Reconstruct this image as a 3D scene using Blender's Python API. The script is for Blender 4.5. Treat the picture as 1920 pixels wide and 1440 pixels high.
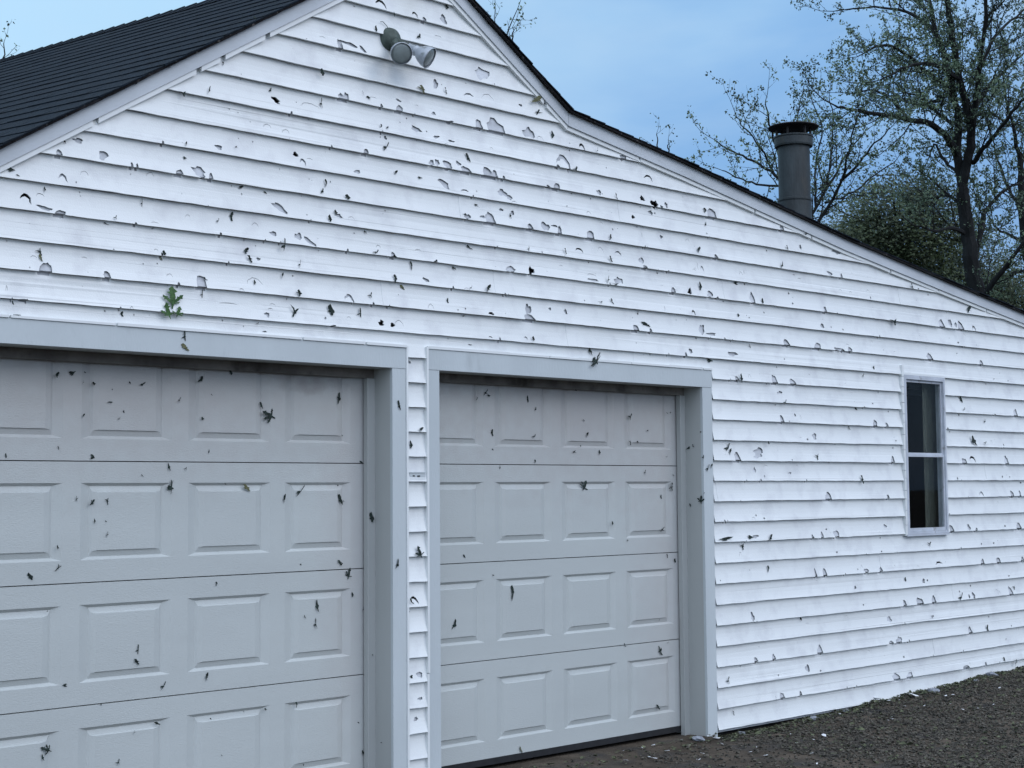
import bpy, bmesh, math, random
from mathutils import Vector, Matrix, noise
from mathutils.geometry import delaunay_2d_cdt
R = math.radians
scene = bpy.context.scene
for o in list(bpy.data.objects): bpy.data.objects.remove(o)

# ------------------------------------------------------------------ camera
cam_d = bpy.data.cameras.new("camera"); cam = bpy.data.objects.new("camera", cam_d)
scene.collection.objects.link(cam); scene.camera = cam
cam_d.sensor_width = 36; cam_d.lens = 54.1576; cam_d.clip_start = .05; cam_d.clip_end = 3000
CF = Vector((0.69062174, 0.71987234, 0.0694653)); CR = Vector((0.72199657, -0.69184515, -0.00844072)); CU = Vector((-0.04198299, -0.05598306, 0.99754866))
CP = Vector((0, -6.05602886, 1.4702458))
m = Matrix((CR, CU, -CF)).transposed().to_4x4(); m.translation = CP; cam.matrix_world = m
scene.render.resolution_x = 1024; scene.render.resolution_y = 768

# ------------------------------------------------------------------ world, sun, exposure
SUN_DIR = Vector((0.42, -0.74, 0.52)).normalized()        # towards the light
w = bpy.data.worlds.new("World"); scene.world = w; w.use_nodes = True
nt = w.node_tree; nt.nodes.clear(); N = nt.nodes.new; Lk = nt.links.new
out = N('ShaderNodeOutputWorld'); bg = N('ShaderNodeBackground'); Lk(bg.outputs[0], out.inputs[0])
sky = N('ShaderNodeTexSky'); sky.sky_type = 'NISHITA'; sky.sun_disc = False
sky.sun_elevation = math.asin(SUN_DIR.z); sky.sun_rotation = math.atan2(SUN_DIR.x, SUN_DIR.y)
tc = N('ShaderNodeTexCoord')
def mth(op, a, b=None):
    n = N('ShaderNodeMath'); n.operation = op
    for i, v in enumerate((a, b)):
        if v is None: continue
        if isinstance(v, (int, float)): n.inputs[i].default_value = v
        else: Lk(v, n.inputs[i])
    return n.outputs[0]
def vdot(v):
    n = N('ShaderNodeVectorMath'); n.operation = 'DOT_PRODUCT'; Lk(tc.outputs['Generated'], n.inputs[0]); n.inputs[1].default_value = v; return n.outputs['Value']
def ramp(fac, stops, ntree=None):
    n = (ntree.nodes.new if ntree else N)('ShaderNodeValToRGB'); (ntree.links.new if ntree else Lk)(fac, n.inputs[0])
    e = n.color_ramp.elements
    e[0].position, e[0].color = stops[0][0], (*stops[0][1], 1)
    e[1].position, e[1].color = stops[-1][0], (*stops[-1][1], 1)
    for p, c in stops[1:-1]:
        q = e.new(p); q.color = (*c, 1)
    return n.outputs[0]
def mixc(f, a, b, mode='MIX'):
    n = N('ShaderNodeMix'); n.data_type = 'RGBA'; n.blend_type = mode
    if isinstance(f, (int, float)): n.inputs[0].default_value = f
    else: Lk(f, n.inputs[0])
    Lk(a, n.inputs[6]); Lk(b, n.inputs[7]); return n.outputs[2]
nz = N('ShaderNodeTexNoise'); nz.inputs['Scale'].default_value = 2.2; nz.inputs['Detail'].default_value = 5; nz.inputs['Roughness'].default_value = .5
mp = N('ShaderNodeMapping'); mp.inputs['Scale'].default_value = (1, 1, 2.4); Lk(tc.outputs['Generated'], mp.inputs[0]); Lk(mp.outputs[0], nz.inputs['Vector'])
nzo = mth('MULTIPLY', mth('SUBTRACT', nz.outputs[0], .5), .9)
# the overcast dusk sky: paler on the left of the view and higher up, deeper blue low on the right
lr = vdot((-0.5, 0.35, 0.8))
front = ramp(mth('ADD', mth('MULTIPLY', mth('ADD', lr, .15), 2.0), nzo), [(0, (.185,.395,.76)), (.3, (.29,.54,.90)), (.55, (.49,.77,1.04)), (1, (.54,.85,1.12))])
back = N('ShaderNodeRGB'); back.outputs[0].default_value = (*(1.90,2.08,2.52), 1)
fb = ramp(mth('ADD', mth('MULTIPLY', vdot((-.26, -.44, .86)), .9), .05), [(.38, (0, 0, 0)), (.88, (1, 1, 1))])
cl = N('ShaderNodeTexNoise'); cl.inputs['Scale'].default_value = 3.6; cl.inputs['Detail'].default_value = 7; cl.inputs['Roughness'].default_value = .55; cl.inputs['Distortion'].default_value = .4
Lk(mp.outputs[0], cl.inputs['Vector'])
cw = N('ShaderNodeRGB'); cw.outputs[0].default_value = (.60, .80, 1.0, 1)
front = mixc(ramp(cl.outputs[0], [(.42, (0, 0, 0)), (.72, (.55, .55, .55))]), front, cw.outputs[0])
over = mixc(fb, front, back.outputs[0])
sk = N('ShaderNodeVectorMath'); sk.operation = 'SCALE'; Lk(sky.outputs[0], sk.inputs[0]); sk.inputs['Scale'].default_value = .09
Lk(mixc(.88, sk.outputs[0], over), bg.inputs[0]); bg.inputs[1].default_value = 1.0
sun_d = bpy.data.lights.new("sun", 'SUN'); sun_d.energy = .6; sun_d.angle = R(28); sun_d.color = (1, .93, .9)
sun = bpy.data.objects.new("sun", sun_d); scene.collection.objects.link(sun)
sun.rotation_euler = SUN_DIR.to_track_quat('Z', 'Y').to_euler()
scene.view_settings.view_transform = 'Standard'; scene.view_settings.look = 'None'
scene.view_settings.exposure = 0.0; scene.view_settings.gamma = 1

# ------------------------------------------------------------------ helpers
def tag(o, label=None, cat=None, group=None, kind=None):
    if label: o['label'] = label
    if cat: o['category'] = cat
    if group: o['group'] = group
    if kind: o['kind'] = kind
    return o
def empty(name, loc):
    o = bpy.data.objects.new(name, None); scene.collection.objects.link(o); o.location = loc; o.empty_display_size = .1; return o
def wl(p):
    v = Vector((0, 0, 0))
    while p: v += p.location; p = p.parent
    return v
def mesh(name, verts, faces, mat, parent=None, smooth=False, mats=None, origin=None):
    """verts in world metres; a child is stored relative to its parent"""
    off = wl(parent) if parent else Vector((0, 0, 0))
    o0 = Vector(origin) if origin is not None else (Vector((0, 0, 0)) if not parent else off)
    me = bpy.data.meshes.new(name)
    me.from_pydata([tuple(Vector(v) - o0) for v in verts], [], faces)
    me.materials.append(mat)
    if smooth: me.polygons.foreach_set('use_smooth', [True] * len(me.polygons))
    me.update()
    o = bpy.data.objects.new(name, me); scene.collection.objects.link(o)
    if parent: o.parent = parent; o.location = o0 - off
    else: o.location = o0
    return o
class MB:
    def __init__(s): s.v = []; s.f = []
    def quad(s, a, b, c, d):
        n = len(s.v); s.v += [a, b, c, d]; s.f.append((n, n+1, n+2, n+3))
    def box(s, x0, x1, y0, y1, z0, z1, bev=0):
        n = len(s.v); s.v += [(x, y, z) for z in (z0, z1) for y in (y0, y1) for x in (x0, x1)]
        for q in ((0,2,3,1),(4,5,7,6),(0,1,5,4),(2,6,7,3),(0,4,6,2),(1,3,7,5)): s.f.append(tuple(n+i for i in q))
    def prism(s, poly, y0, y1):
        """poly in (x, z), counter-clockwise seen from -Y, extruded from y0 (front) to y1"""
        n = len(s.v); k = len(poly)
        s.v += [(x, y0, z) for x, z in poly] + [(x, y1, z) for x, z in poly]
        s.f.append(tuple(range(n, n+k))); s.f.append(tuple(range(n+2*k-1, n+k-1, -1)))
        for i in range(k): j = (i+1) % k; s.f.append((n+j, n+i, n+k+i, n+k+j))
    def tube(s, pts, rads, sides=8, cap=True):
        pts = [Vector(p) for p in pts]; n0 = len(s.v)
        up = None
        for i, p in enumerate(pts):
            t = (pts[min(i+1, len(pts)-1)] - pts[max(i-1, 0)])
            if t.length < 1e-9: t = Vector((0, 0, 1))
            t.normalize()
            if up is None: up = t.orthogonal().normalized()
            up = (up - t * up.dot(t))
            up = up.normalized() if up.length > 1e-6 else t.orthogonal().normalized()
            b = t.cross(up)
            for k in range(sides):
                a = 2*math.pi*k/sides; s.v.append(tuple(p + (up*math.cos(a) + b*math.sin(a))*rads[i]))
        for i in range(len(pts)-1):
            for k in range(sides):
                a = n0+i*sides+k; b_ = n0+i*sides+(k+1) % sides; s.f.append((a, b_, b_+sides, a+sides))
        if cap:
            s.f.append(tuple(n0+k for k in range(sides-1, -1, -1))); e = n0+(len(pts)-1)*sides; s.f.append(tuple(e+k for k in range(sides)))
    def lathe(s, c, axis, prof, sides=32):
        axis = Vector(axis).normalized(); c = Vector(c); u = axis.orthogonal().normalized(); b = axis.cross(u); n0 = len(s.v)
        for t, r in prof:
            for k in range(sides):
                a = 2*math.pi*k/sides; s.v.append(tuple(c + axis*t + (u*math.cos(a)+b*math.sin(a))*max(r, 1e-4)))
        for i in range(len(prof)-1):
            for k in range(sides):
                a = n0+i*sides+k; b_ = n0+i*sides+(k+1) % sides; s.f.append((a, b_, b_+sides, a+sides))
    def build(s, name, mat, parent=None, **k): return mesh(name, s.v, s.f, mat, parent, **k)

def material(name, base, rough=.6, var=.1, scale=6, bump=0, bscale=60, spec=.4, metal=0, dark=None, mix2=None, stretch=(1,1,1), rough_var=0):
    """noise-varied procedural paint; mix2=(colour, scale, threshold, softness) adds blotches of a second colour (dirt, rust)"""
    M = bpy.data.materials.new(name); M.use_nodes = True; t = M.node_tree; b = t.nodes['Principled BSDF']
    b.inputs['Roughness'].default_value = rough; b.inputs['Specular IOR Level'].default_value = spec; b.inputs['Metallic'].default_value = metal
    g = t.nodes.new('ShaderNodeNewGeometry'); mpn = t.nodes.new('ShaderNodeMapping'); mpn.inputs['Scale'].default_value = stretch
    t.links.new(g.outputs['Position'], mpn.inputs[0])
    def noi(s, d=4, r=.55):
        n = t.nodes.new('ShaderNodeTexNoise'); n.inputs['Scale'].default_value = s; n.inputs['Detail'].default_value = d; n.inputs['Roughness'].default_value = r
        t.links.new(mpn.outputs[0], n.inputs['Vector']); return n.outputs[0]
    lo = tuple(c*(1-var) for c in base); hi = tuple(min(1, c*(1+var)) for c in base)
    if dark: lo = dark
    col = ramp(noi(scale), [(.32, lo), (.68, hi)], t)
    if mix2:
        c2, s2, th, so = mix2
        f = ramp(noi(s2, 6, .6), [(th, (0,0,0)), (th+so, (1,1,1))], t)
        mx = t.nodes.new('ShaderNodeMix'); mx.data_type = 'RGBA'; t.links.new(f, mx.inputs[0]); t.links.new(col, mx.inputs[6]); mx.inputs[7].default_value = (*c2, 1); col = mx.outputs[2]
    t.links.new(col, b.inputs['Base Color'])
    if bump:
        bn = t.nodes.new('ShaderNodeBump'); bn.inputs['Strength'].default_value = bump; bn.inputs['Distance'].default_value = .01
        t.links.new(noi(bscale, 3), bn.inputs['Height']); t.links.new(bn.outputs[0], b.inputs['Normal'])
    return M
def mathdiv(t, s):
    n = t.nodes.new('ShaderNodeMath'); n.operation = 'MULTIPLY'; t.links.new(s, n.inputs[0]); n.inputs[1].default_value = .5; return n.outputs[0]
def add_stain(M, centre, radii, colour, amount, NZ=.8):
    """a grime patch with a shape of its own round a world point"""
    t = M.node_tree; b = t.nodes['Principled BSDF']; old = b.inputs['Base Color'].links[0].from_socket
    g = t.nodes.new('ShaderNodeNewGeometry'); s = t.nodes.new('ShaderNodeVectorMath'); s.operation = 'SUBTRACT'; t.links.new(g.outputs['Position'], s.inputs[0]); s.inputs[1].default_value = centre
    d = t.nodes.new('ShaderNodeVectorMath'); d.operation = 'DIVIDE'; t.links.new(s.outputs[0], d.inputs[0]); d.inputs[1].default_value = radii
    l = t.nodes.new('ShaderNodeVectorMath'); l.operation = 'LENGTH'; t.links.new(d.outputs[0], l.inputs[0])
    n = t.nodes.new('ShaderNodeTexNoise'); n.inputs['Scale'].default_value = 14; n.inputs['Detail'].default_value = 6; t.links.new(g.outputs['Position'], n.inputs['Vector'])
    a = t.nodes.new('ShaderNodeMath'); a.operation = 'MULTIPLY_ADD'; t.links.new(n.outputs[0], a.inputs[0]); a.inputs[1].default_value = NZ; t.links.new(l.outputs['Value'], a.inputs[2])
    f = ramp(mathdiv(t, a.outputs[0]), [(.30, (amount,)*3), (.78, (0,0,0))], t)
    mx = t.nodes.new('ShaderNodeMix'); mx.data_type = 'RGBA'; t.links.new(f, mx.inputs[0]); t.links.new(old, mx.inputs[6]); mx.inputs[7].default_value = (*colour, 1); t.links.new(mx.outputs[2], b.inputs['Base Color'])

M = {}
M['siding'] = material('white_vinyl', (.70,.735,.735), .45, .035, 1.6, .12, 160, .4, mix2=((.53,.55,.57), 6, .50, .35))
M['vinyl_trim'] = material('white_trim_vinyl', tuple(c*.98 for c in (.70,.735,.735)), .45, .03, 3)
M['sheathing'] = material('pale_sheathing', (.50,.53,.56), .85, .2, 9, .3, 40)
M['casing'] = material('painted_casing', (.475,.525,.54), .55, .05, 3, .15, 90, .3, stretch=(1,1,.3), mix2=(tuple(c*.8 for c in (.475,.525,.54)), 7, .62, .2))
M['rake'] = material('painted_rake_board', (.52,.565,.60), .6, .06, 4, .2, 70, .3, mix2=(tuple(c*.75 for c in (.52,.565,.60)), 9, .62, .25))
M['jamb'] = material('jamb_paint', (.39,.41,.40), .5, .06, 3, .1, 80, .3, stretch=(1,1,.25), mix2=((.25,.22,.19), 8, .66, .2))
M['door'] = material('door_steel', (.45,.485,.475), .42, .035, 2.5, .25, 260, .4, stretch=(.35,1,1.6))
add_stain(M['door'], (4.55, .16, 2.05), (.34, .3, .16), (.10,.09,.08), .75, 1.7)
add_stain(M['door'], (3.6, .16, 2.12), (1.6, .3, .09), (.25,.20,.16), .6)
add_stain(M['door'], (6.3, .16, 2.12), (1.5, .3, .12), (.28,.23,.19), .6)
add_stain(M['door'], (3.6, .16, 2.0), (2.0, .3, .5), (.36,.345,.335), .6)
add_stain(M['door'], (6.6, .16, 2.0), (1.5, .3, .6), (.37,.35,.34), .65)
add_stain(M['door'], (7.5, .16, .9), (.6, .3, 1.4), (.40,.385,.385), .5)
add_stain(M['door'], (4.9, .16, 1.2), (.28, .3, 1.3), (.40,.39,.39), .5)
add_stain(M['siding'], (5.08, 0, 4.0), (.12, .3, .1), (.45,.45,.40), .3)
M['frame'] = material('weathered_window_frame', (.46,.50,.55), .5, .12, 8, .2, 90, .3, mix2=((.25,.25,.25), 14, .6, .15))
M['header'] = material('grimy_shaded_header', (.15,.14,.125), .8, .4, 5, .2, 60, mix2=((.04,.036,.03), 6, .5, .2))  # dark brown holds grime and the painted-in shade under the door header
M['rubber'] = material('black_rubber', (.012,.013,.015), .7, .3, 20)
M['shingle'] = material('asphalt_shingle', (.006,.0115,.019), .9, .5, 22, .8, 130, .2, mix2=((.010,.014,.021), 3, .55, .25))
M['shingle_edge'] = material('shingle_edge', (.012,.012,.014), .9, .5, 40, .6, 120, .2, mix2=((.09,.085,.08), 45, .60, .06))
M['cavity'] = material('cavity_board', (.16,.165,.17), .9, .4, 20)
M['interior'] = material('dark_interior', (.02,.021,.022), .9, .3, 3)
M['curtain'] = material('olive_grey_panel', (.07,.075,.06), .8, .15, 8, .2, 50)
M['lampglass'] = material('frosted_lens', (.22,.26,.26), .18, .12, 25, .1, 200, .6)
M['lampbody'] = material('lamp_body', (.36,.40,.44), .28, .15, 25, 0, 1, .5, mix2=((.10,.12,.10), 18, .55, .2))
M['lampmount'] = material('weathered_mount', (.06,.08,.07), .6, .35, 30, .2, 80, .3)
M['flue'] = material('weathered_galvanised', (.030,.040,.044), .6, .35, 9, .25, 60, .4, .1, stretch=(1,1,.35), mix2=((.042,.042,.036), 7, .55, .2))
M['fluecap'] = material('rusted_cap', (.03,.028,.028), .7, .4, 30, .3, 60, .3)
M['bark'] = material('bark', (.013,.015,.016), .9, .4, 10, .8, 35, .2, stretch=(1,1,.3))
M['leafcrown'] = material('spring_leaf', (.100,.150,.090), .6, .4, .7, 0, 1, .3, dark=(.034,.058,.042))
M['leafdark'] = material('dense_leaf', (.042,.060,.022), .6, .4, .6, 0, 1, .3, dark=(.012,.020,.009))
for k in ('leafcrown', 'leafdark'):
    b = M[k].node_tree.nodes['Principled BSDF']; b.inputs['Transmission Weight'].default_value = 0
M['scrap'] = material('torn_leaf', (.014,.026,.022), .7, .6, 60, .3, 300, .3)
M['scrapgreen'] = material('fresh_leaf', (.045,.105,.030), .5, .3, 60, .3, 300, .3)
M['scrapolive'] = material('olive_leaf', (.10,.105,.05), .6, .3, 60, .3, 300, .3)
M['ground'] = material('ground_soil', (.068,.056,.043), .95, .45, 5, 1.0, 45, .15, mix2=((.035,.038,.040), 3.5, .5, .2))
M['stone'] = material('dark_gravel', (.074,.068,.056), .9, .7, 30, .4, 80, .2, dark=(.010,.012,.011))
M['palestone'] = material('pale_stone', (.22,.24,.27), .85, .3, 25, .6, 60, .2)
M['litter'] = material('leaf_litter', (.085,.095,.055), .8, .6, 30, 0, 1, .2, dark=(.015,.022,.014), mix2=((.16,.15,.12), 40, .62, .05))
M['shard'] = material('vinyl_shard', (.66,.68,.70), .5, .1, 30)
M['twigwood'] = material('twig_wood', (.14,.11,.085), .8, .3, 40)

# ------------------------------------------------------------------ profile of the gable (bottom line of the rake boards)
PROF = [(1.90, 2.225), (2.845, 2.816), (5.118, 4.237), (6.24, 3.530), (7.263, 3.378), (8.989, 3.095), (10.362, 2.905), (11.495, 2.755), (12.9, 2.565)]
def top(x):
    if x <= PROF[0][0]: return PROF[0][1] - (PROF[0][0]-x)*.625
    for (a, za), (b, zb) in zip(PROF, PROF[1:]):
        if x <= b: return za + (zb-za)*(x-a)/(b-a)
    return PROF[-1][1]
WX0, WX1 = 1.95, 12.75
S = .127
C1 = (2.13, 5.040, 2.207); O1 = (2.22, 4.952, 2.100)          # left casing: outer x0, x1, top; opening
C2 = (5.187, 7.512, 2.210); O2 = (5.267, 7.420, 2.103)
WIN = (9.690, 10.245, 1.140, 2.285)
HOLES = [(C1[0], C1[1]+.006, -1, C1[2]+.005), (C2[0]-.006, C2[1]+.006, -1, C2[2]+.005), (WIN[0]+.004, WIN[1]-.004, WIN[2]+.004, WIN[3]-.004)]

garage = tag(empty('garage', (5.1, 0, 0)), 'white hail-battered clapboard garage with dark shingle roof and two panelled doors', 'garage')

# ------------------------------------------------------------------ the marks of the hail, in wall metres
MARKS = [('S','L',3.857,3.336,0.0086,0.0418,-20),('S','L',3.71,3.293,0.0373,0.0247,0),('S','L',4.505,3.539,0.0239,0.0357,0),('S','L',3.938,3.477,0.0088,0.0186,0),('S','L',4.207,3.402,0.0144,0.026,-10),
('S','D',4.24,3.356,0.0516,0.026,-20),('S','L',4.505,3.388,0.0163,0.0516,5),('S','t',4.44,3.295,0.0086,0.008,0),('S','t',3.981,3.271,0.0079,0.0076,0),('S','C',4.297,3.211,0.0417,0.0261,0),
('S','C',4.189,3.222,0.046,0.0215,0),('S','C',4.44,3.359,0.1286,0.0354,0),('S','L',3.735,3.065,0.0075,0.0214,0),('S','L',3.74,3.003,0.0187,0.0123,0),('S','H',3.916,3.077,0.0368,0.0251,-20),
('S','L',4.011,3.092,0.0197,0.011,-20),('S','D',4.357,3.11,0.0295,0.028,0),('S','K',4.394,3.077,0.0403,0.0368,0),('S','B',4.625,3.444,0.0355,0.0288,0),('S','B',4.62,3.719,0.0333,0.0271,0),
('S','H',3.208,3.002,0.0487,0.0218,-10),('S','L',3.143,2.986,0.0091,0.017,0),('S','B',3.114,2.932,0.0296,0.0262,0),('S','H',3.324,2.953,0.0429,0.0488,-30),('S','B',3.463,2.931,0.0133,0.0224,0),
('S','B',3.49,2.932,0.0133,0.0192,0),('S','B',3.704,2.931,0.0408,0.0229,0),('S','H',3.811,2.947,0.0758,0.0455,-15),('S','B',3.873,2.938,0.0268,0.0266,0),('S','L',2.9,2.831,0.0314,0.0195,0),
('S','L',2.926,2.808,0.0158,0.0068,0),('S','K',3.135,2.829,0.0412,0.0347,0),('S','L',3.054,2.768,0.0097,0.0214,0),('S','t',3.221,2.778,0.0067,0.007,0),('S','K',2.967,2.719,0.0556,0.0468,0),
('S','C',3.035,2.741,0.0363,0.0152,0),('S','H',3.051,2.686,0.0615,0.0198,-8),('S','B',3.121,2.671,0.0509,0.0199,0),('S','L',3.378,2.684,0.0156,0.0205,0),('S','L',3.348,2.655,0.0224,0.0094,0),
('S','L',3.518,2.769,0.0089,0.0384,0),('S','t',3.857,2.794,0.0076,0.0075,0),('S','L',3.991,2.764,0.0176,0.0419,-10),('S','L',3.913,2.734,0.0125,0.0216,0),('S','L',4.044,2.908,0.0258,0.0135,0),
('S','t',3.995,2.908,0.0079,0.0076,0),('S','L',4.182,2.9,0.0163,0.0103,0),('S','H',4.262,2.837,0.0805,0.0362,-25),('S','L',4.592,2.853,0.0241,0.0249,0),('S','H',4.619,2.839,0.0397,0.0214,-20),
('S','L',4.554,2.818,0.0196,0.0336,0),('S','L',4.537,2.991,0.0141,0.0399,0),('S','L',4.505,2.949,0.0194,0.0318,0),('S','t',4.44,3,0.0085,0.0079,0),('S','t',4.57,3.004,0.0088,0.008,0),
('S','C',4.125,2.738,0.0362,0.0212,0),('S','H',4.226,2.707,0.0368,0.024,-20),('S','H',4.372,2.71,0.04,0.0347,-20),('S','H',4.44,2.689,0.0852,0.021,-25),('S','L',4.273,2.656,0.0268,0.0602,10),
('S','L',4.07,2.609,0.0278,0.0286,0),('S','t',4.13,2.639,0.008,0.0076,0),('S','t',4.065,2.659,0.0079,0.0076,0),('S','L',3.578,2.659,0.0216,0.0072,0),('S','t',3.377,2.542,0.0069,0.0071,0),
('S','L',3.03,2.495,0.0241,0.0318,20),('S','L',3.626,2.552,0.0182,0.021,0),('S','t',2.891,2.529,0.0062,0.0067,0),('R','L',3.463,3.301,0.023,0.0353,0),('R','L',3.67,3.433,0.0148,0.0148,0),
('R','t',3.638,3.4,0.0073,0.0074,0),('R','L',4.108,3.723,0.0343,0.0189,0),('R','L',4.21,3.779,0.0124,0.0104,0),('R','t',3.086,3.07,0.0065,0.0069,0),('R','L',3.277,3.188,0.0136,0.0094,0),
('S','t',4.721,3.922,0.0091,0.0082,0),('S','K',4.882,3.968,0.07,0.0465,0),('S','L',4.964,3.927,0.0095,0.0243,0),('S','K',5.108,3.958,0.0437,0.0322,0),('S','B',5.173,3.954,0.027,0.0191,0),
('S','L',5.338,4.052,0.0329,0.0232,0),('S','H',5.312,3.975,0.0478,0.0502,-20),('S','L',4.845,3.828,0.0139,0.0296,0),('S','C',5.28,3.876,0.055,0.0135,0),('S','L',5.132,3.849,0.0292,0.0304,0),
('S','H',4.681,3.717,0.1067,0.02,-8),('S','H',4.766,3.706,0.057,0.0183,-40),('S','H',5.593,3.735,0.1026,0.0709,0),('S','H',5.257,3.616,0.0323,0.0592,-20),('S','L',5.318,3.589,0.0113,0.0345,0),
('S','t',5.479,3.663,0.0103,0.0088,0),('S','K',5.49,3.596,0.0775,0.0292,0),('S','C',5.631,3.609,0.0926,0.0394,0),('S','G',5.143,3.567,0.0487,0.0435,0),('S','G',5.992,3.661,0.0702,0.0447,0),
('S','L',6.012,3.589,0.0619,0.0325,0),('S','H',5.88,3.61,0.0248,0.0161,0),('S','B',4.653,3.445,0.0468,0.0397,0),('S','L',4.8,3.465,0.0252,0.0119,0),('S','C',4.771,3.479,0.0137,0.0365,0),
('S','B',5.001,3.449,0.0498,0.0317,0),('S','H',5.006,3.487,0.038,0.0121,-10),('S','B',4.884,3.441,0.0186,0.0147,0),('S','D',5.24,3.456,0.0297,0.0209,0),('S','D',5.352,3.427,0.0403,0.0192,0),
('S','B',5.557,3.455,0.0574,0.0508,0),('S','B',5.693,3.46,0.1282,0.075,0),('S','H',5.94,3.461,0.0862,0.0645,0),('S','C',6.024,3.439,0.0563,0.0345,0),('S','L',6.128,3.482,0.0258,0.0409,0),
('S','K',6.363,3.446,0.0535,0.0479,0),('S','L',6.486,3.442,0.0136,0.0378,0),('S','t',6.275,3.416,0.0117,0.0093,0),('S','D',6.721,3.439,0.0597,0.0428,0),('S','t',5.063,3.403,0.0096,0.0084,0),
('S','L',4.88,3.33,0.0116,0.0202,-20),('S','L',4.919,3.331,0.0164,0.0166,0),('S','H',5.123,3.354,0.063,0.0319,-10),('S','t',5.194,3.354,0.0098,0.0085,0),('S','H',5.258,3.334,0.0446,0.0152,10),
('S','H',5.36,3.327,0.0454,0.0125,0),('S','t',4.888,3.278,0.0093,0.0083,0),('S','D',4.921,3.279,0.021,0.0203,0),('S','L',4.909,3.231,0.0233,0.0571,-20),('S','t',5.131,3.297,0.0097,0.0085,0),
('S','B',4.782,3.189,0.0342,0.0291,0),('S','L',5.482,3.256,0.0232,0.0483,10),('S','H',5.22,3.19,0.0344,0.034,0),('S','H',5.259,3.197,0.0371,0.0341,0),('S','H',5.331,3.194,0.0677,0.0439,-20),
('S','H',5.414,3.215,0.0381,0.0231,0),('S','B',5.464,3.189,0.0718,0.0328,0),('S','B',5.627,3.199,0.0922,0.0469,0),('S','B',5.677,3.196,0.0399,0.0393,0),('S','B',5.739,3.185,0.0215,0.0197,0),
('S','K',6.208,3.334,0.1247,0.0924,0),('S','L',6.295,3.31,0.0411,0.0289,0),('S','B',6.164,3.307,0.0288,0.0143,0),('S','K',6.942,3.345,0.0812,0.0369,0),('S','H',4.731,3.075,0.0383,0.0199,0),
('S','L',4.981,3.108,0.0212,0.0185,0),('S','L',5.146,3.102,0.0315,0.0103,0),('S','H',5.312,3.092,0.0824,0.038,-25),('S','K',5.457,3.07,0.064,0.0231,0),('S','H',5.738,3.099,0.0697,0.0394,0),
('S','H',5.785,3.079,0.054,0.0257,-20),('S','C',5.819,3.055,0.0462,0.0159,0),('S','H',6.084,3.179,0.0284,0.0142,0),('S','B',6.152,3.188,0.0488,0.0367,0),('S','t',6.29,3.167,0.0117,0.0093,0),
('S','H',6.506,3.2,0.0425,0.0294,0),('S','L',6.647,3.195,0.014,0.0382,0),('S','t',6.448,3.157,0.012,0.0094,0),('S','t',6.24,3.087,0.0116,0.0092,0),('S','C',6.416,3.067,0.0389,0.0229,0),
('S','D',6.888,3.212,0.045,0.0302,0),('S','D',6.996,3.191,0.0719,0.0501,0),('S','D',7.056,3.182,0.0297,0.0197,0),('S','H',7.103,3.199,0.0332,0.0329,0),('S','D',6.97,3.139,0.0423,0.0282,0),
('S','D',6.804,3.09,0.0286,0.0257,0),('S','t',7.011,3.139,0.0131,0.0098,0),('S','L',4.664,2.938,0.0311,0.0233,0),('S','L',5.544,3.008,0.0259,0.0106,0),('S','H',5.731,3.005,0.0321,0.0177,0),
('S','L',5.791,2.978,0.0122,0.0296,0),('S','H',5.815,2.997,0.0271,0.0297,0),('S','H',5.469,2.935,0.0435,0.0327,0),('S','L',5.443,2.946,0.0255,0.0115,0),('S','D',5.585,2.947,0.0366,0.0194,0),
('S','B',5.64,2.94,0.0817,0.0604,0),('S','B',5.941,2.928,0.0443,0.0319,0),('S','H',6.059,2.949,0.0649,0.0504,0),('S','H',6.138,2.961,0.0486,0.0142,0),('S','B',6.17,2.947,0.0345,0.0448,0),
('S','B',6.426,2.942,0.0628,0.054,0),('S','L',6.588,2.946,0.0199,0.0378,-20),('S','C',6.886,2.989,0.0096,0.0344,0),('S','t',6.63,2.998,0.0124,0.0095,0),('S','D',7.065,3.001,0.033,0.0196,0),
('S','t',6.848,3.039,0.0128,0.0097,0),('S','L',4.787,2.778,0.0159,0.0144,0),('S','t',4.719,2.764,0.009,0.0081,0),('S','L',5.495,2.775,0.036,0.0211,0),('S','L',5.916,2.809,0.0151,0.0259,0),
('S','L',6.214,2.824,0.013,0.0326,0),('S','K',6.339,2.844,0.0649,0.0309,0),('S','L',4.838,2.681,0.0321,0.0217,0),('S','B',4.959,2.682,0.0351,0.0275,0),('S','t',4.919,2.902,0.0093,0.0082,0),
('S','C',5.132,2.72,0.0482,0.0112,0),('S','t',6.029,2.8,0.0112,0.009,0),('S','C',4.867,2.711,0.0299,0.0182,0),('S','K',6.671,2.86,0.0621,0.0275,0),('S','B',7.539,3.196,0.0956,0.0589,0),
('S','L',7.474,3.211,0.0316,0.0293,0),('S','L',7.484,3.128,0.0158,0.0315,0),('S','t',7.488,3.067,0.014,0.0101,0),('S','B',8.272,3.189,0.0431,0.0429,0),('S','B',8.425,3.182,0.028,0.0265,0),
('S','L',8.52,3.18,0.0406,0.017,0),('S','L',8.316,3.063,0.0177,0.0262,0),('S','H',8.48,3.086,0.0302,0.0265,0),('S','t',8.121,3.027,0.0154,0.0106,0),('S','L',7.401,2.957,0.0312,0.0335,0),
('S','H',8.9,3.099,0.0853,0.0372,0),('S','H',9.083,3.114,0.0655,0.0276,0),('S','t',8.342,3.232,0.0158,0.0108,0),('S','B',7.576,2.935,0.0391,0.0203,0),('S','G',3.038,2.473,0.0161,0.0303,0),
('S','B',3.057,2.428,0.0565,0.044,0),('S','B',3.348,2.416,0.0361,0.0313,0),('S','G',3.62,2.529,0.0145,0.0177,0),('S','t',3.602,2.503,0.0072,0.0072,0),('S','B',3.829,2.437,0.0567,0.0607,0),
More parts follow.
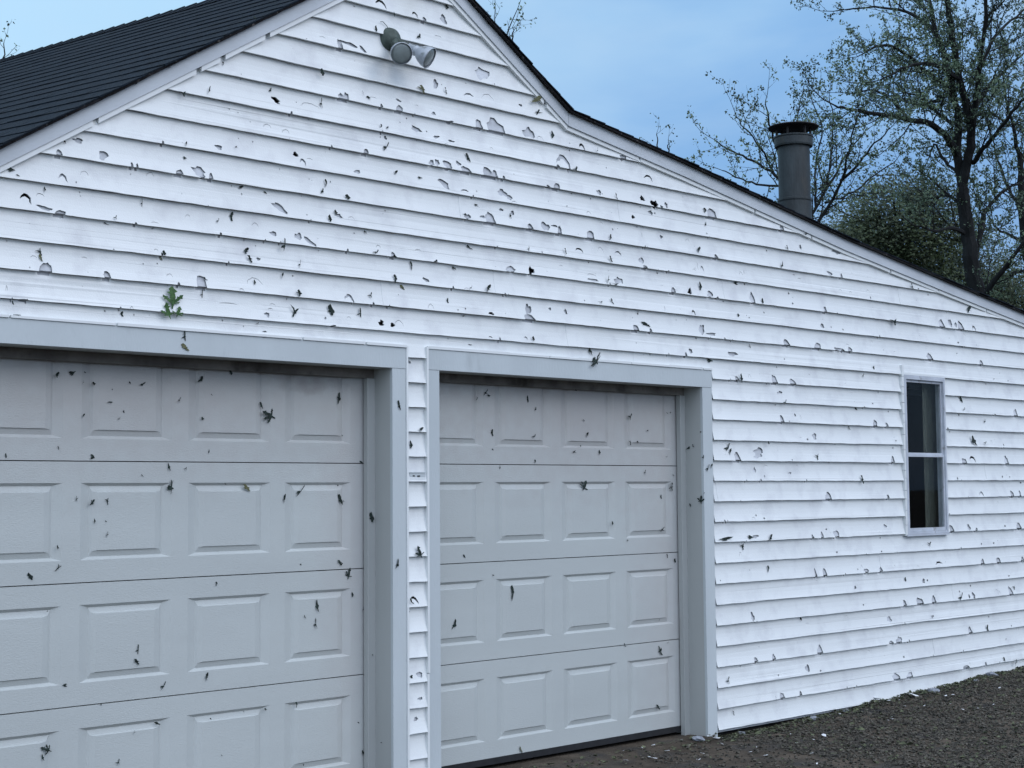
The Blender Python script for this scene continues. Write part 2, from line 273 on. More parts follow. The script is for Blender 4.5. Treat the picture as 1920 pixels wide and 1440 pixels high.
('S','L',3.848,2.456,0.019,0.0148,0),('S','L',3.831,2.386,0.0132,0.0394,0),('S','L',4.085,2.569,0.0239,0.0337,0),('S','H',4.14,2.576,0.0221,0.017,0),('S','L',4.372,2.575,0.0105,0.0381,0),
('S','L',4.281,2.512,0.0093,0.0257,0),('S','L',4.119,2.464,0.012,0.0236,0),('S','C',4.121,2.466,0.0901,0.0388,0),('S','t',4.346,2.515,0.0084,0.0078,0),('S','L',4.364,2.432,0.0314,0.0328,0),
('S','L',4.336,2.345,0.0458,0.0516,-30),('S','L',4.57,2.367,0.037,0.0527,0),('S','D',4.189,2.315,0.0284,0.0237,0),('S','D',4.534,2.323,0.014,0.0114,0),('S','t',3.949,2.271,0.0077,0.0074,0),
('S','L',4.139,2.271,0.014,0.0101,0),('S','t',4.31,2.4,0.0083,0.0077,0),('S','C',3.978,2.35,0.107,0.0116,0),('S','C',3.467,2.288,0.0193,0.0205,0),('S','L',3.426,2.263,0.0148,0.022,0),
('S','t',3.346,2.269,0.0069,0.007,0),('S','t',3.488,2.264,0.0071,0.0071,0),('S','H',2.961,2.285,0.0458,0.0105,0),('S','L',2.92,2.271,0.007,0.0149,0),('S','M',3.676,2.354,0.0917,0.0968,0),
('S','M',3.644,2.291,0.0601,0.0723,20),('S','M',3.699,2.292,0.0552,0.0485,-20),('S','C',3.21,2.214,0.0416,0.0107,0),('S','H',4.182,2.234,0.0263,0.0076,0),('S','H',4.578,2.287,0.0327,0.0105,0),
('S','C',2.89,2.328,0.0093,0.0297,0),('S','C',4.042,2.418,0.0296,0.0167,0),('S','C',4.212,2.343,0.0346,0.0102,0),('K1','L',3.73,2.184,0.024,0.0485,10),('K1','G',3.74,2.134,0.037,0.0323,0),
('K1','L',2.927,2.218,0.0439,0.0089,0),('K1','L',4.174,2.21,0.0605,0.0101,0),('D1','L',3.208,1.994,0.0184,0.0249,0),('D1','L',3.282,2.008,0.0323,0.0204,30),('D1','t',3.341,2.011,0.0069,0.0071,0),
('D1','L',3.334,1.966,0.0069,0.0189,0),('D1','L',3.382,1.963,0.0208,0.0158,0),('D1','L',3.719,2.071,0.013,0.0164,0),('D1','L',4.103,2.047,0.016,0.0221,0),('D1','L',3.936,2.004,0.0194,0.0385,-48),
('D1','L',3.628,1.973,0.0128,0.0357,-50),('D1','L',3.564,1.975,0.0072,0.0137,0),('D1','L',3.82,1.907,0.0104,0.0281,-15),('D1','t',3.997,1.937,0.0078,0.0076,0),('D1','t',3.474,1.941,0.0071,0.0072,0),
('D1','L',3.465,1.883,0.0229,0.0088,20),('D1','L',3.534,1.843,0.0071,0.0112,0),('D1','L',3.51,1.811,0.0107,0.0104,0),('D1','L',3.336,1.82,0.0086,0.0188,-15),('D1','L',3.949,1.823,0.0155,0.0159,0),
('D1','L',4.276,1.895,0.0165,0.0327,0),('D1','M',4.32,1.849,0.0686,0.0778,0),('D1','L',4.743,1.947,0.0247,0.0594,-15),('D1','L',3.217,1.676,0.0084,0.017,0),('D1','L',2.978,1.64,0.0064,0.0204,0),
('D1','L',3.383,1.636,0.0225,0.022,-20),('D1','L',3.982,1.67,0.0078,0.02,0),('D1','L',3.77,1.595,0.0131,0.0359,0),('D1','L',3.854,1.589,0.0152,0.0123,0),('D1','L',3.632,1.556,0.0109,0.0097,0),
('D1','M',3.777,1.503,0.0598,0.031,80),('D1','t',4.073,1.516,0.0079,0.0076,0),('D1','G',4.193,1.498,0.0364,0.0339,0),('D1','L',4.505,1.482,0.0193,0.0734,-33),('D1','L',4.413,1.446,0.0126,0.0415,0),
('D1','t',4.74,1.507,0.0089,0.008,0),('D1','L',4.754,1.436,0.0269,0.0518,0),('D1','L',3.309,1.453,0.0119,0.0264,20),('D1','L',3.381,1.438,0.019,0.036,-50),('D1','L',3.453,1.441,0.0175,0.03,0),
('S','L',4.965,2.669,0.0234,0.0137,0),('S','L',5.087,2.635,0.0144,0.0462,8),('S','L',5.235,2.673,0.0295,0.0169,0),('S','L',5.384,2.651,0.0252,0.0171,0),('S','H',5.787,2.682,0.0647,0.0373,0),
('S','D',5.947,2.688,0.0498,0.0398,0),('S','t',6.426,2.784,0.012,0.0093,0),('S','L',6.59,2.816,0.0215,0.0357,0),('S','H',6.875,2.838,0.0448,0.0364,0),('S','B',6.903,2.777,0.0418,0.0172,0),
('S','t',7.027,2.777,0.0131,0.0097,0),('S','H',6.447,2.682,0.0898,0.0145,0),('S','C',6.44,2.706,0.0898,0.0248,0),('S','L',6.568,2.693,0.0244,0.046,0),('S','D',6.668,2.697,0.0775,0.0442,0),
('S','L',6.613,2.673,0.0676,0.0105,0),('S','B',7.154,2.68,0.0467,0.0327,0),('S','L',4.967,2.553,0.0234,0.0457,0),('S','H',5.179,2.569,0.0437,0.0205,-20),('S','G',5.027,2.519,0.0284,0.0239,0),
('S','L',4.805,2.46,0.025,0.0288,0),('S','K',4.674,2.431,0.0599,0.048,0),('S','L',4.741,2.365,0.0292,0.0482,10),('S','C',5.209,2.428,0.0439,0.0372,0),('S','L',5.329,2.474,0.0112,0.0264,0),
('S','L',5.487,2.556,0.0115,0.0172,0),('S','L',5.611,2.562,0.0261,0.0444,-15),('S','t',5.398,2.428,0.0101,0.0085,0),('S','t',5.454,2.439,0.0102,0.0086,0),('S','L',5.451,2.401,0.028,0.0105,0),
('S','D',5.639,2.427,0.0393,0.0174,0),('S','H',5.925,2.473,0.0413,0.0594,-20),('S','B',5.927,2.428,0.0853,0.0336,0),('S','H',6.099,2.488,0.0255,0.014,0),('S','H',6.224,2.483,0.026,0.0284,0),
('S','t',6.371,2.556,0.0118,0.0092,0),('S','L',6.494,2.56,0.0422,0.0083,0),('S','L',6.604,2.571,0.0307,0.0251,-20),('S','L',6.837,2.521,0.0127,0.0255,0),('S','C',7.076,2.56,0.0099,0.039,0),
('S','D',4.885,2.323,0.0391,0.0289,0),('S','D',4.958,2.319,0.0326,0.02,0),('S','C',4.999,2.329,0.0587,0.0365,0),('S','B',6.811,2.429,0.0569,0.036,0),('S','L',6.896,2.456,0.0737,0.0256,0),
('S','B',6.942,2.427,0.0258,0.0193,0),('S','K',5.633,2.298,0.0314,0.0116,0),('S','K',5.902,2.311,0.0301,0.0197,0),('S','L',5.953,2.312,0.0166,0.0237,0),('S','t',5.341,2.273,0.01,0.0085,0),
('S','H',5.497,2.25,0.0281,0.0076,0),('S','L',6.428,2.267,0.0357,0.0308,-20),('S','M',6.446,2.216,0.0985,0.0452,0),('S','t',6.948,2.278,0.0129,0.0096,0),('S','t',6.725,2.221,0.0125,0.0094,0),
('S','t',6.162,2.224,0.0114,0.009,0),('S','H',6.292,2.221,0.0641,0.0101,0),('S','D',5.073,2.135,0.0214,0.0201,0),('S','L',5.133,1.792,0.0287,0.0201,0),('S','L',5.076,1.713,0.0201,0.0409,0),
('K1','L',4.991,1.91,0.0164,0.0488,0),('D2','L',5.759,2.012,0.024,0.0452,-30),('D2','L',5.776,1.998,0.0295,0.0118,0),('D2','L',5.69,1.98,0.0119,0.0195,-30),('D2','L',6.081,1.991,0.0098,0.0403,0),
('D2','L',6.164,2.078,0.0143,0.0223,-20),('D2','L',6.141,1.936,0.0142,0.0222,0),('D2','t',6.475,2.055,0.012,0.0094,0),('D2','L',6.939,1.917,0.0289,0.0451,-20),('D2','t',7.29,1.944,0.0135,0.0099,0),
('D2','t',7.316,1.95,0.0136,0.0099,0),('D2','t',6.538,1.88,0.0121,0.0094,0),('D2','L',5.804,1.795,0.0148,0.0353,0),('D2','L',6.125,1.781,0.0254,0.0201,0),('D2','L',6.567,1.798,0.0151,0.0292,0),
('D2','t',6.51,1.731,0.012,0.0093,0),('D2','t',5.807,1.701,0.0107,0.0088,0),('D2','L',6.457,1.694,0.0357,0.0206,-20),('D2','L',6.668,1.695,0.0184,0.0273,0),('D2','L',6.939,1.757,0.0192,0.03,0),
('D2','t',7.009,1.763,0.0129,0.0097,0),('D2','L',6.137,1.638,0.0127,0.0201,0),('D2','L',5.86,1.604,0.0081,0.0246,0),('D2','M',6.539,1.501,0.0662,0.0621,-30),('D2','L',7.07,1.58,0.0163,0.0281,0),
('D2','t',7.34,1.561,0.0136,0.0099,0),('D2','L',7.3,1.488,0.0135,0.0548,0),('D2','L',7.322,1.488,0.0135,0.0505,-15),('D2','L',7.218,1.43,0.0117,0.0239,0),('D2','t',7.276,1.676,0.0135,0.0099,0),
('D2','t',7.1,1.832,0.0131,0.0098,0),('D2','L',7.387,1.93,0.0103,0.0444,0),('D1','L',4.888,1.625,0.0207,0.0127,0),('D1','L',4.771,1.424,0.0247,0.0161,0),('D1','t',4.765,1.758,0.009,0.0081,0),
('S','C',7.363,2.825,0.0379,0.0178,0),('S','C',7.404,2.851,0.0104,0.0491,0),('S','K',7.445,2.844,0.0279,0.0358,0),('S','L',8.254,2.944,0.0234,0.045,0),('S','t',8.415,2.894,0.016,0.0108,0),
('S','H',8.809,2.936,0.0589,0.0295,0),('S','B',8.946,2.93,0.03,0.0298,0),('S','C',7.835,2.846,0.0368,0.0253,0),('S','C',7.872,2.856,0.0111,0.0277,0),('S','L',7.781,2.782,0.0438,0.0172,0),
('S','t',7.879,2.784,0.0148,0.0104,0),('S','D',7.315,2.688,0.0376,0.0442,0),('S','L',7.421,2.731,0.026,0.0535,0),('S','D',7.511,2.686,0.0597,0.0426,0),('S','D',7.581,2.668,0.0248,0.0225,0),
('S','t',7.657,2.655,0.0143,0.0102,0),('S','H',7.941,2.695,0.056,0.0693,-15),('S','L',8.038,2.687,0.0189,0.0326,0),('S','t',8.351,2.763,0.0158,0.0107,0),('S','t',8.378,2.697,0.0159,0.0107,0),
('S','B',8.743,2.68,0.0375,0.0415,0),('S','t',8.883,2.67,0.017,0.0111,0),('S','C',9.056,2.828,0.0304,0.0175,0),('S','t',9.301,2.811,0.0179,0.0114,0),('S','L',9.831,2.936,0.024,0.0394,0),
('S','t',9.929,2.927,0.0194,0.0119,0),('S','t',10.086,2.897,0.0198,0.012,0),('S','L',10.629,2.83,0.0527,0.055,-10),('S','L',7.793,2.577,0.0219,0.0205,0),('S','t',8.075,2.615,0.0152,0.0105,0),
('S','t',7.905,2.568,0.0148,0.0103,0),('S','K',7.343,2.558,0.0377,0.0353,0),('S','L',9.567,2.657,0.0787,0.0463,0),('S','B',10.242,2.687,0.0906,0.059,0),('S','H',10.369,2.705,0.0664,0.0486,-20),
('S','H',10.445,2.697,0.0412,0.038,0),('S','B',10.517,2.692,0.0884,0.0654,0),('S','K',10.71,2.685,0.0585,0.0496,0),('S','H',8.711,2.571,0.0373,0.0364,0),('S','t',8.815,2.57,0.0168,0.011,0),
('S','t',8.952,2.561,0.0171,0.0111,0),('S','H',7.431,2.459,0.0451,0.0733,-20),('S','D',7.518,2.437,0.0807,0.0201,0),('S','B',8.294,2.423,0.0744,0.0401,0),('S','B',8.644,2.432,0.0903,0.0459,0),
('S','H',8.877,2.421,0.0635,0.027,0),('S','H',8.936,2.418,0.0554,0.0246,-20),('S','B',9.033,2.424,0.0561,0.0347,0),('S','t',10.476,2.564,0.0207,0.0122,0),('S','t',10.56,2.536,0.0209,0.0123,0),
('S','t',10.467,2.482,0.0206,0.0122,0),('S','t',7.383,2.404,0.0138,0.0099,0),('S','t',7.645,2.417,0.0143,0.0101,0),('S','B',10.062,2.433,0.0836,0.0502,0),('S','B',10.802,2.425,0.0591,0.0331,0),
('S','H',7.728,2.324,0.0976,0.0317,0),('S','L',7.916,2.385,0.0111,0.0207,0),('S','L',9.313,2.317,0.0179,0.0226,0),('S','D',7.316,2.32,0.0375,0.0286,0),('S','B',7.265,2.299,0.0237,0.0197,0),
('S','L',7.513,2.273,0.0526,0.0223,0),('S','t',8.275,2.322,0.0156,0.0106,0),('S','B',7.769,2.173,0.0472,0.0249,0),('S','L',7.796,2.172,0.0292,0.0612,0),('S','C',7.901,2.188,0.0296,0.0297,0),
('S','B',8.166,2.188,0.0614,0.0466,0),('S','B',8.358,2.179,0.0709,0.033,0),('S','t',8.207,2.266,0.0155,0.0105,0),('S','t',8.093,2.15,0.0152,0.0104,0),('S','L',9.193,2.256,0.022,0.0274,0),
('S','t',10.993,2.311,0.0219,0.0125,0),('S','t',11.206,2.305,0.0225,0.0127,0),('S','t',10.89,2.268,0.0217,0.0125,0),('S','H',8.225,2.1,0.058,0.0187,0),('S','L',8.252,2.038,0.031,0.0327,0),
('S','t',8.18,2.017,0.0154,0.0105,0),('S','t',9.391,2.146,0.0181,0.0113,0),('S','L',9.102,2.02,0.0261,0.0173,0),('S','t',9.302,2.063,0.0178,0.0113,0),('S','t',9.514,2.013,0.0183,0.0114,0),
('S','B',8.234,1.929,0.0464,0.0442,0),('S','t',8.31,1.913,0.0156,0.0105,0),('S','H',8.386,1.956,0.0178,0.0235,0),('S','C',8.445,1.94,0.0159,0.0402,0),('S','B',9.318,1.926,0.0581,0.0475,0),
('S','B',9.471,1.914,0.0364,0.0303,0),('S','L',9.015,1.886,0.0193,0.0245,0),('S','H',8.597,1.819,0.0528,0.0405,0),('S','t',8.513,1.798,0.0161,0.0107,0),('S','t',9.585,1.806,0.0185,0.0114,0),
('S','L',7.657,1.735,0.0463,0.049,0),('S','L',7.683,1.708,0.0215,0.038,0),('S','B',7.758,1.684,0.0686,0.0471,0),('S','H',7.984,1.705,0.1007,0.057,0),('S','H',7.952,1.677,0.0631,0.0182,0),
('S','L',8.065,1.766,0.0226,0.0253,0),('S','L',8.6,1.683,0.0406,0.038,0),('S','B',9.528,1.672,0.0504,0.0455,0),('S','t',8.775,1.645,0.0166,0.0108,0),('S','t',8.847,1.77,0.0168,0.0109,0),
('S','t',9.559,1.755,0.0184,0.0114,0),('S','H',7.943,1.591,0.0315,0.0363,0),('S','t',8.039,1.552,0.015,0.0103,0),('S','H',8.317,1.573,0.0351,0.0163,0),('S','L',9.129,1.53,0.0304,0.0565,0),
('S','B',8.733,1.427,0.0742,0.0454,0),('S','B',9.457,1.408,0.0317,0.03,0),('S','t',8.33,1.66,0.0156,0.0105,0),('S','t',7.773,1.397,0.0145,0.0101,0),('S','L',10.504,2.133,0.0362,0.0459,0),
('S','L',10.526,2.061,0.0389,0.027,0),('S','t',10.48,2.015,0.0206,0.0121,0),('S','B',11.312,2.067,0.0682,0.048,0),('S','t',10.288,1.91,0.0201,0.012,0),('S','t',10.338,1.887,0.0203,0.012,0),
('S','L',10.838,1.98,0.0215,0.033,0),('S','L',10.656,1.824,0.0736,0.0732,0),('S','L',10.815,1.812,0.0321,0.0328,-20),('S','C',10.931,1.817,0.0217,0.0331,0),('S','t',11.114,1.8,0.0222,0.0125,0),
('S','B',10.512,1.67,0.0775,0.0402,0),('S','K',10.635,1.681,0.0891,0.054,0),('S','B',11.147,1.672,0.0668,0.0612,0),('S','t',11.079,1.551,0.0221,0.0125,0),('S','t',11.196,1.549,0.0224,0.0125,0),
('S','t',10.408,1.537,0.0204,0.012,0),('S','K',10.752,1.418,0.069,0.0434,0),('S','B',11.224,1.414,0.056,0.0473,0),('S','B',11.343,1.42,0.0398,0.0477,0),('S','t',11.391,1.504,0.0229,0.0127,0),
('S','t',10.99,2.032,0.0219,0.0125,0),('J2','L',0.103,1.729,0.0314,0.0199,0),('J2','L',0.056,1.741,0.0156,0.0187,0),('J2','L',-0.016,1.672,0.0182,0.0262,0),('J2','M',0.004,1.41,0.0505,0.048,0),
('J2','t',-0.021,1.448,0.0112,0.0098,0),('J2','L',0.089,1.375,0.0128,0.022,0),('J2','t',-0.001,1.825,0.0112,0.0099,0),('K2','L',7.45,1.604,0.0225,0.0482,-10),('K2','L',7.49,1.617,0.0139,0.0286,0),
('D1','L',3.397,1.355,0.0069,0.0219,0),('D1','t',3.451,1.352,0.007,0.0071,0),('D1','L',3.459,1.293,0.0123,0.0268,0),('D1','L',3.219,1.243,0.01,0.023,0),('D1','L',3.221,1.158,0.015,0.0368,-50),
('D1','L',3.096,1.126,0.0195,0.0348,20),('D1','L',4.029,1.049,0.0098,0.0199,0),('D1','t',3.176,0.973,0.0066,0.0068,0),('D1','L',4.613,0.913,0.0217,0.0576,-8),('D1','L',4.597,0.827,0.0173,0.0522,8),
('D1','L',4.538,0.864,0.0096,0.0156,0),('D1','L',3.612,0.776,0.0162,0.0443,0),('D1','L',3.61,0.721,0.0233,0.0269,0),('D1','L',3.261,0.649,0.02,0.013,0),('D1','L',3.745,0.604,0.0184,0.04,-15),
('D1','L',3.977,0.624,0.0144,0.0368,0),('D1','t',3.437,0.549,0.0069,0.007,0),('D1','L',3.717,0.436,0.0274,0.0159,0),('D1','L',3.602,0.409,0.0089,0.0204,0),('D1','L',4.303,0.439,0.0164,0.0126,0),
('D1','t',4.18,0.442,0.008,0.0075,0),('D1','t',3.999,0.428,0.0077,0.0074,0),('D1','L',4.488,0.442,0.0127,0.0291,0),('D1','M',3.178,0.385,0.0409,0.0511,0),('D1','L',3.164,0.353,0.0114,0.0285,0),
('D1','L',3.519,0.29,0.0175,0.0264,0),('D1','t',4.062,0.252,0.0078,0.0074,0),('D1','L',4.527,0.151,0.0085,0.0154,0),('D1','L',4.751,1.12,0.0246,0.0266,0),('D1','t',4.511,1.121,0.0085,0.0078,0),
('D1','M',4.807,1.065,0.0383,0.0552,-15),('D1','t',4.764,1.115,0.0089,0.008,0),('D1','L',4.833,0.957,0.0124,0.0249,0),('D1','t',4.868,0.315,0.009,0.008,0),('D1','L',4.9,0.879,0.0137,0.0268,0),
('D1','L',4.894,0.162,0.0159,0.0265,0),('J1','t',0.075,0.215,0.0113,0.0079,0),('P1','L',4.927,1.346,0.0277,0.0505,0),('P1','t',4.931,0.649,0.0092,0.008,0),('K1','L',4.975,1.112,0.0208,0.0498,0),
('S','M',5.117,1.165,0.0498,0.065,0),('S','K',5.087,0.923,0.0589,0.0394,0),('S','L',5.065,0.92,0.0235,0.0304,0),('S','t',5.069,0.866,0.0094,0.008,0),('S','H',5.126,0.545,0.0449,0.0268,0),
('S','L',5.067,0.541,0.0187,0.016,0),('S','H',5.131,0.424,0.0307,0.0161,0),('S','D',5.105,0.324,0.0306,0.0195,0),('D2','L',6.777,1.277,0.014,0.0252,0),('D2','L',5.591,1.122,0.0142,0.0191,0),
('D2','L',7.227,1.227,0.0266,0.0456,-40),('D2','t',6.904,1.171,0.0127,0.0095,0),('D2','L',7.265,1.068,0.015,0.0282,0),('D2','L',7.34,1.036,0.0152,0.0262,0),('D2','L',5.951,0.908,0.0246,0.0822,0),
('D2','L',5.514,0.765,0.033,0.0527,0),('D2','t',5.804,1.012,0.0107,0.0087,0),('D2','t',7.181,0.681,0.0132,0.0096,0),('D2','L',6.872,0.553,0.0141,0.023,0),('D2','M',7.19,0.495,0.0593,0.0342,0),
('D2','L',7.161,0.159,0.0278,0.0297,0),('D2','G',6.005,0.046,0.0232,0.0349,0),('D2','t',7.26,0.539,0.0133,0.0097,0),('S','L',7.614,1.165,0.134,0.022,0),('S','L',7.875,1.169,0.0622,0.0224,0),
('S','H',7.93,1.17,0.0627,0.0203,0),('S','t',7.947,1.139,0.0148,0.0101,0),('S','L',8.07,1.164,0.0301,0.05,-50),('S','L',7.791,1.11,0.0434,0.0379,0),('S','C',7.775,1.06,0.0252,0.0378,0),
('S','L',8.059,0.96,0.0206,0.043,0),('S','t',7.563,0.909,0.014,0.0098,0),('S','B',8.571,0.921,0.0241,0.0516,0),('S','B',8.674,0.915,0.0489,0.0496,0),('S','B',8.546,1.154,0.0321,0.0235,0),
('S','B',8.653,1.154,0.0367,0.045,0),('S','H',8.822,1.162,0.0625,0.0526,-25),('S','D',9.427,1.203,0.0406,0.0249,0),('S','t',9.372,1.123,0.0179,0.0112,0),('S','t',8.716,1.197,0.0164,0.0107,0),
('S','t',8.824,1.04,0.0167,0.0107,0),('S','t',9.363,1.028,0.0179,0.0111,0),('S','t',9.168,1.015,0.0174,0.011,0),('S','t',9.552,1.014,0.0183,0.0113,0),('S','B',10.306,1.161,0.0653,0.0473,0),
('S','H',10.554,1.168,0.0466,0.0454,-20),('S','B',10.657,1.146,0.0367,0.0242,0),('S','t',10.163,1.18,0.0198,0.0117,0),('S','B',11.307,1.165,0.0847,0.0446,0),('S','L',9.981,1.068,0.0434,0.036,-20),
('S','t',10.917,1.041,0.0216,0.0122,0),('S','t',10.73,1.04,0.0211,0.0121,0),('S','t',11.097,1.169,0.0221,0.0124,0),('S','t',9.066,0.916,0.0172,0.0109,0),('S','D',9.163,0.899,0.0565,0.0414,0),
('S','C',9.117,0.931,0.0216,0.0316,0),('S','B',9.346,0.905,0.0401,0.0296,0),('S','K',10.112,0.913,0.1029,0.0388,0),('S','B',10.735,0.902,0.0581,0.0403,0),('S','B',10.977,0.909,0.0706,0.0436,0),
('S','B',11.353,0.907,0.0567,0.0306,0),('S','L',9.659,0.822,0.0185,0.0301,0),('S','H',9.9,0.798,0.0429,0.0306,0),('S','t',9.953,0.799,0.0192,0.0115,0),('S','H',9.029,0.793,0.0299,0.0241,0),
('S','t',11.134,0.78,0.0221,0.0123,0),('S','t',10.569,0.731,0.0207,0.0119,0),('S','B',9.641,0.653,0.0461,0.0425,0),('S','B',9.834,0.661,0.0993,0.0481,0),('S','B',10.025,0.661,0.0629,0.0513,0),
('S','L',10.385,0.661,0.0506,0.0577,0),('S','t',10.4,0.697,0.0203,0.0118,0),('S','H',10.59,0.657,0.0415,0.0478,0),('S','H',10.525,0.654,0.0257,0.0291,0),('S','C',10.976,0.657,0.0325,0.0353,0),
('S','B',11.155,0.666,0.072,0.0603,0),('S','L',11.198,0.687,0.0389,0.0303,0),('S','t',9.125,0.67,0.0173,0.0109,0),('S','D',7.883,0.667,0.0365,0.0579,0),('S','t',7.918,0.632,0.0147,0.01,0),
('S','L',8.407,0.621,0.0177,0.0277,0),('S','H',9.447,0.55,0.063,0.037,0),('S','H',10.007,0.536,0.0434,0.0179,0),('S','t',10.831,0.483,0.0213,0.0121,0),('S','B',10.529,0.402,0.0565,0.0474,0),
('S','L',10.765,0.406,0.0238,0.0454,0),('S','t',11.144,0.395,0.0221,0.0123,0),('S','B',9.553,0.4,0.082,0.0446,0),('S','H',9.451,0.389,0.0675,0.0197,0),('S','B',8.598,0.404,0.0684,0.0559,0),
('S','B',7.906,0.398,0.0366,0.0289,0),('S','B',8.091,0.401,0.0413,0.036,0),('S','t',9.612,0.277,0.0183,0.0112,0),('S','t',7.765,0.366,0.0143,0.0099,0),('S','H',8.458,0.294,0.0592,0.0414,0),
('S','t',8.597,0.268,0.0161,0.0105,0),('S','t',8.14,0.278,0.0151,0.0101,0),('S','L',7.61,0.295,0.0315,0.0434,0),('S','B',9.512,0.149,0.0996,0.0443,0),('S','B',9.679,0.143,0.0832,0.0423,0),
('S','C',8.107,0.138,0.0113,0.0269,0),('S','B',8.174,0.146,0.053,0.0383,0),('S','B',8.37,0.138,0.0311,0.032,0),('S','B',10.445,0.139,0.1015,0.0261,0),('S','B',10.736,0.138,0.0289,0.0239,0),
('S','L',11.005,0.149,0.0217,0.0351,0),('S','L',11.182,0.111,0.0443,0.0517,0),('S','t',11.063,0.298,0.0219,0.0122,0),('S','L',7.676,0.089,0.0141,0.0326,0),('S','t',8.017,1.284,0.0149,0.0102,0),
('S','t',7.94,1.303,0.0148,0.0102,0)]
rnd = random.Random(7)
def blob(cx, cz, w, h, rot, n=12, rough=.18, seed=0):
    r = random.Random(seed); ph = [r.uniform(0, 6.28) for _ in range(4)]; ca, sa = math.cos(rot), math.sin(rot); P = []
    for i in range(n):
        a = 2*math.pi*i/n
        q = 1 + rough*(math.sin(2*a+ph[0])*.5 + math.sin(3*a+ph[1])*.6 + math.sin(5*a+ph[2])*.5) + r.uniform(-rough, rough)*.5
        x, z = math.cos(a)*w/2*q, math.sin(a)*h/2*q
        P.append((cx + x*ca - z*sa, cz + x*sa + z*ca))
    return P
def dome(cx, z0, w, h, seed):
    r = random.Random(seed); P = [(cx-w/2*r.uniform(.85,1.05), z0-.012)]
    n = r.choice((5, 7, 9)); sk = r.uniform(-.5, .5)
    for i in range(n+1):
        a = math.pi*(1-i/n); q = r.uniform(.80, 1.12)
        P.append((cx + math.cos(a)*w/2*q + sk*w*math.sin(a)*.4, z0 + .1*h + math.sin(a)*h*.9*q))
    P.append((cx+w/2*r.uniform(.85,1.05), z0-.012)); return P[::-1]
def arc(cx, cz, w, h, th, seed, span=(0.05, .95)):
    """thin curved crack or crescent"""
    r = random.Random(seed); n = 9; a0, a1 = math.pi*(1-span[0]), math.pi*(1-span[1]); O, I = [], []
    if w > 2.6*h and seed % 3: a0, a1 = math.pi*.9, math.pi*.15
    for i in range(n+1):
        t = i/n; a = a0+(a1-a0)*t; ww = th*(math.sin(math.pi*t)**.6)+.0006; jx, jz = r.uniform(-.06,.06)*w, r.uniform(-.06,.06)*h
        x, z = math.cos(a), math.sin(a)
        O.append((cx + x*(w/2) + jx, cz - h/2 + z*h + jz)); I.append((cx + x*(w/2-ww) + jx, cz - h/2 + z*(h-ww) + jz))
    return O + I[::-1]
def in_poly(x, z, P):
    c = False; j = len(P)-1
    for i in range(len(P)):
        xi, zi = P[i]; xj, zj = P[j]
        if (zi > z) != (zj > z) and x < (xj-xi)*(z-zi)/(zj-zi)+xi: c = not c
        j = i
    return c
def course(z): return int(math.floor(z/S))
CUTS = {}          # course -> polygons to cut from the vinyl
DEEP = []          # polygons also cut from the sheathing behind
def cut(P, deep=False):
    ks = set(course(z) for _, z in P)
    for k in ks: CUTS.setdefault(k, []).append(P)
    if deep: DEEP.append(P)
for i, (reg, t, a, z, wd, h, rot) in enumerate(MARKS):
    if reg != 'S': continue
    if t in 'BHDKCt' and any(x0-.01 < a < x1+.01 and z0 < z < z1+.012 for x0, x1, z0, z1 in HOLES): continue
    if z > top(a)-.01: continue
    if t == 'B':
        k = course(z); zb = k*S
        if z-zb > S*.62: zb += S
        hh = min(max(h, (z-zb)+h/2), S*.86); cut(dome(a, zb, wd, max(hh, .012), i))
    elif t == 'H': cut(blob(a, z, wd, h, R(rot), 13, .26, i))
    elif t == 'D': cut(blob(a, z, wd*1.0, h*1.0, R(rot), 11, .30, i), i % 5 < 2)
    elif t == 'K': cut(arc(a, z, wd, h, min(wd, h)*.26+.002, i, (.12, 1.02)), i % 2 == 0)
    elif t == 'C': cut(arc(a, z, wd, h, .0022, i))
    elif t == 't': cut(blob(a, z, wd*rnd.uniform(.7, 1.1), h*rnd.uniform(.8, 1.5), 0, 7, .2, i), True)

rt = random.Random(77)
for i in range(300):          # specks, nicks and hair cracks too small to list
    a = rt.uniform(2.9, 12.3); z = rt.uniform(.15, top(a)-.08) if a > 7.6 else rt.uniform(2.25, top(a)-.06)
    if any(x0-.02 < a < x1+.02 and z0 < z < z1+.02 for x0, x1, z0, z1 in HOLES): continue
    q = rt.random()
    if q < .55: s_ = rt.uniform(.003, .007); cut(blob(a, z, s_, s_*rt.uniform(.7, 1.8), 0, 6, .25, i))
    elif q < .75: s_ = rt.uniform(.02, .05); cut(arc(a, z, s_, s_*rt.uniform(.2, .7), .0016, i+900))
    else: zb = course(z)*S; s_ = rt.uniform(.006, .016); cut(dome(a, zb, s_, s_*rt.uniform(.6, 1.3), i))
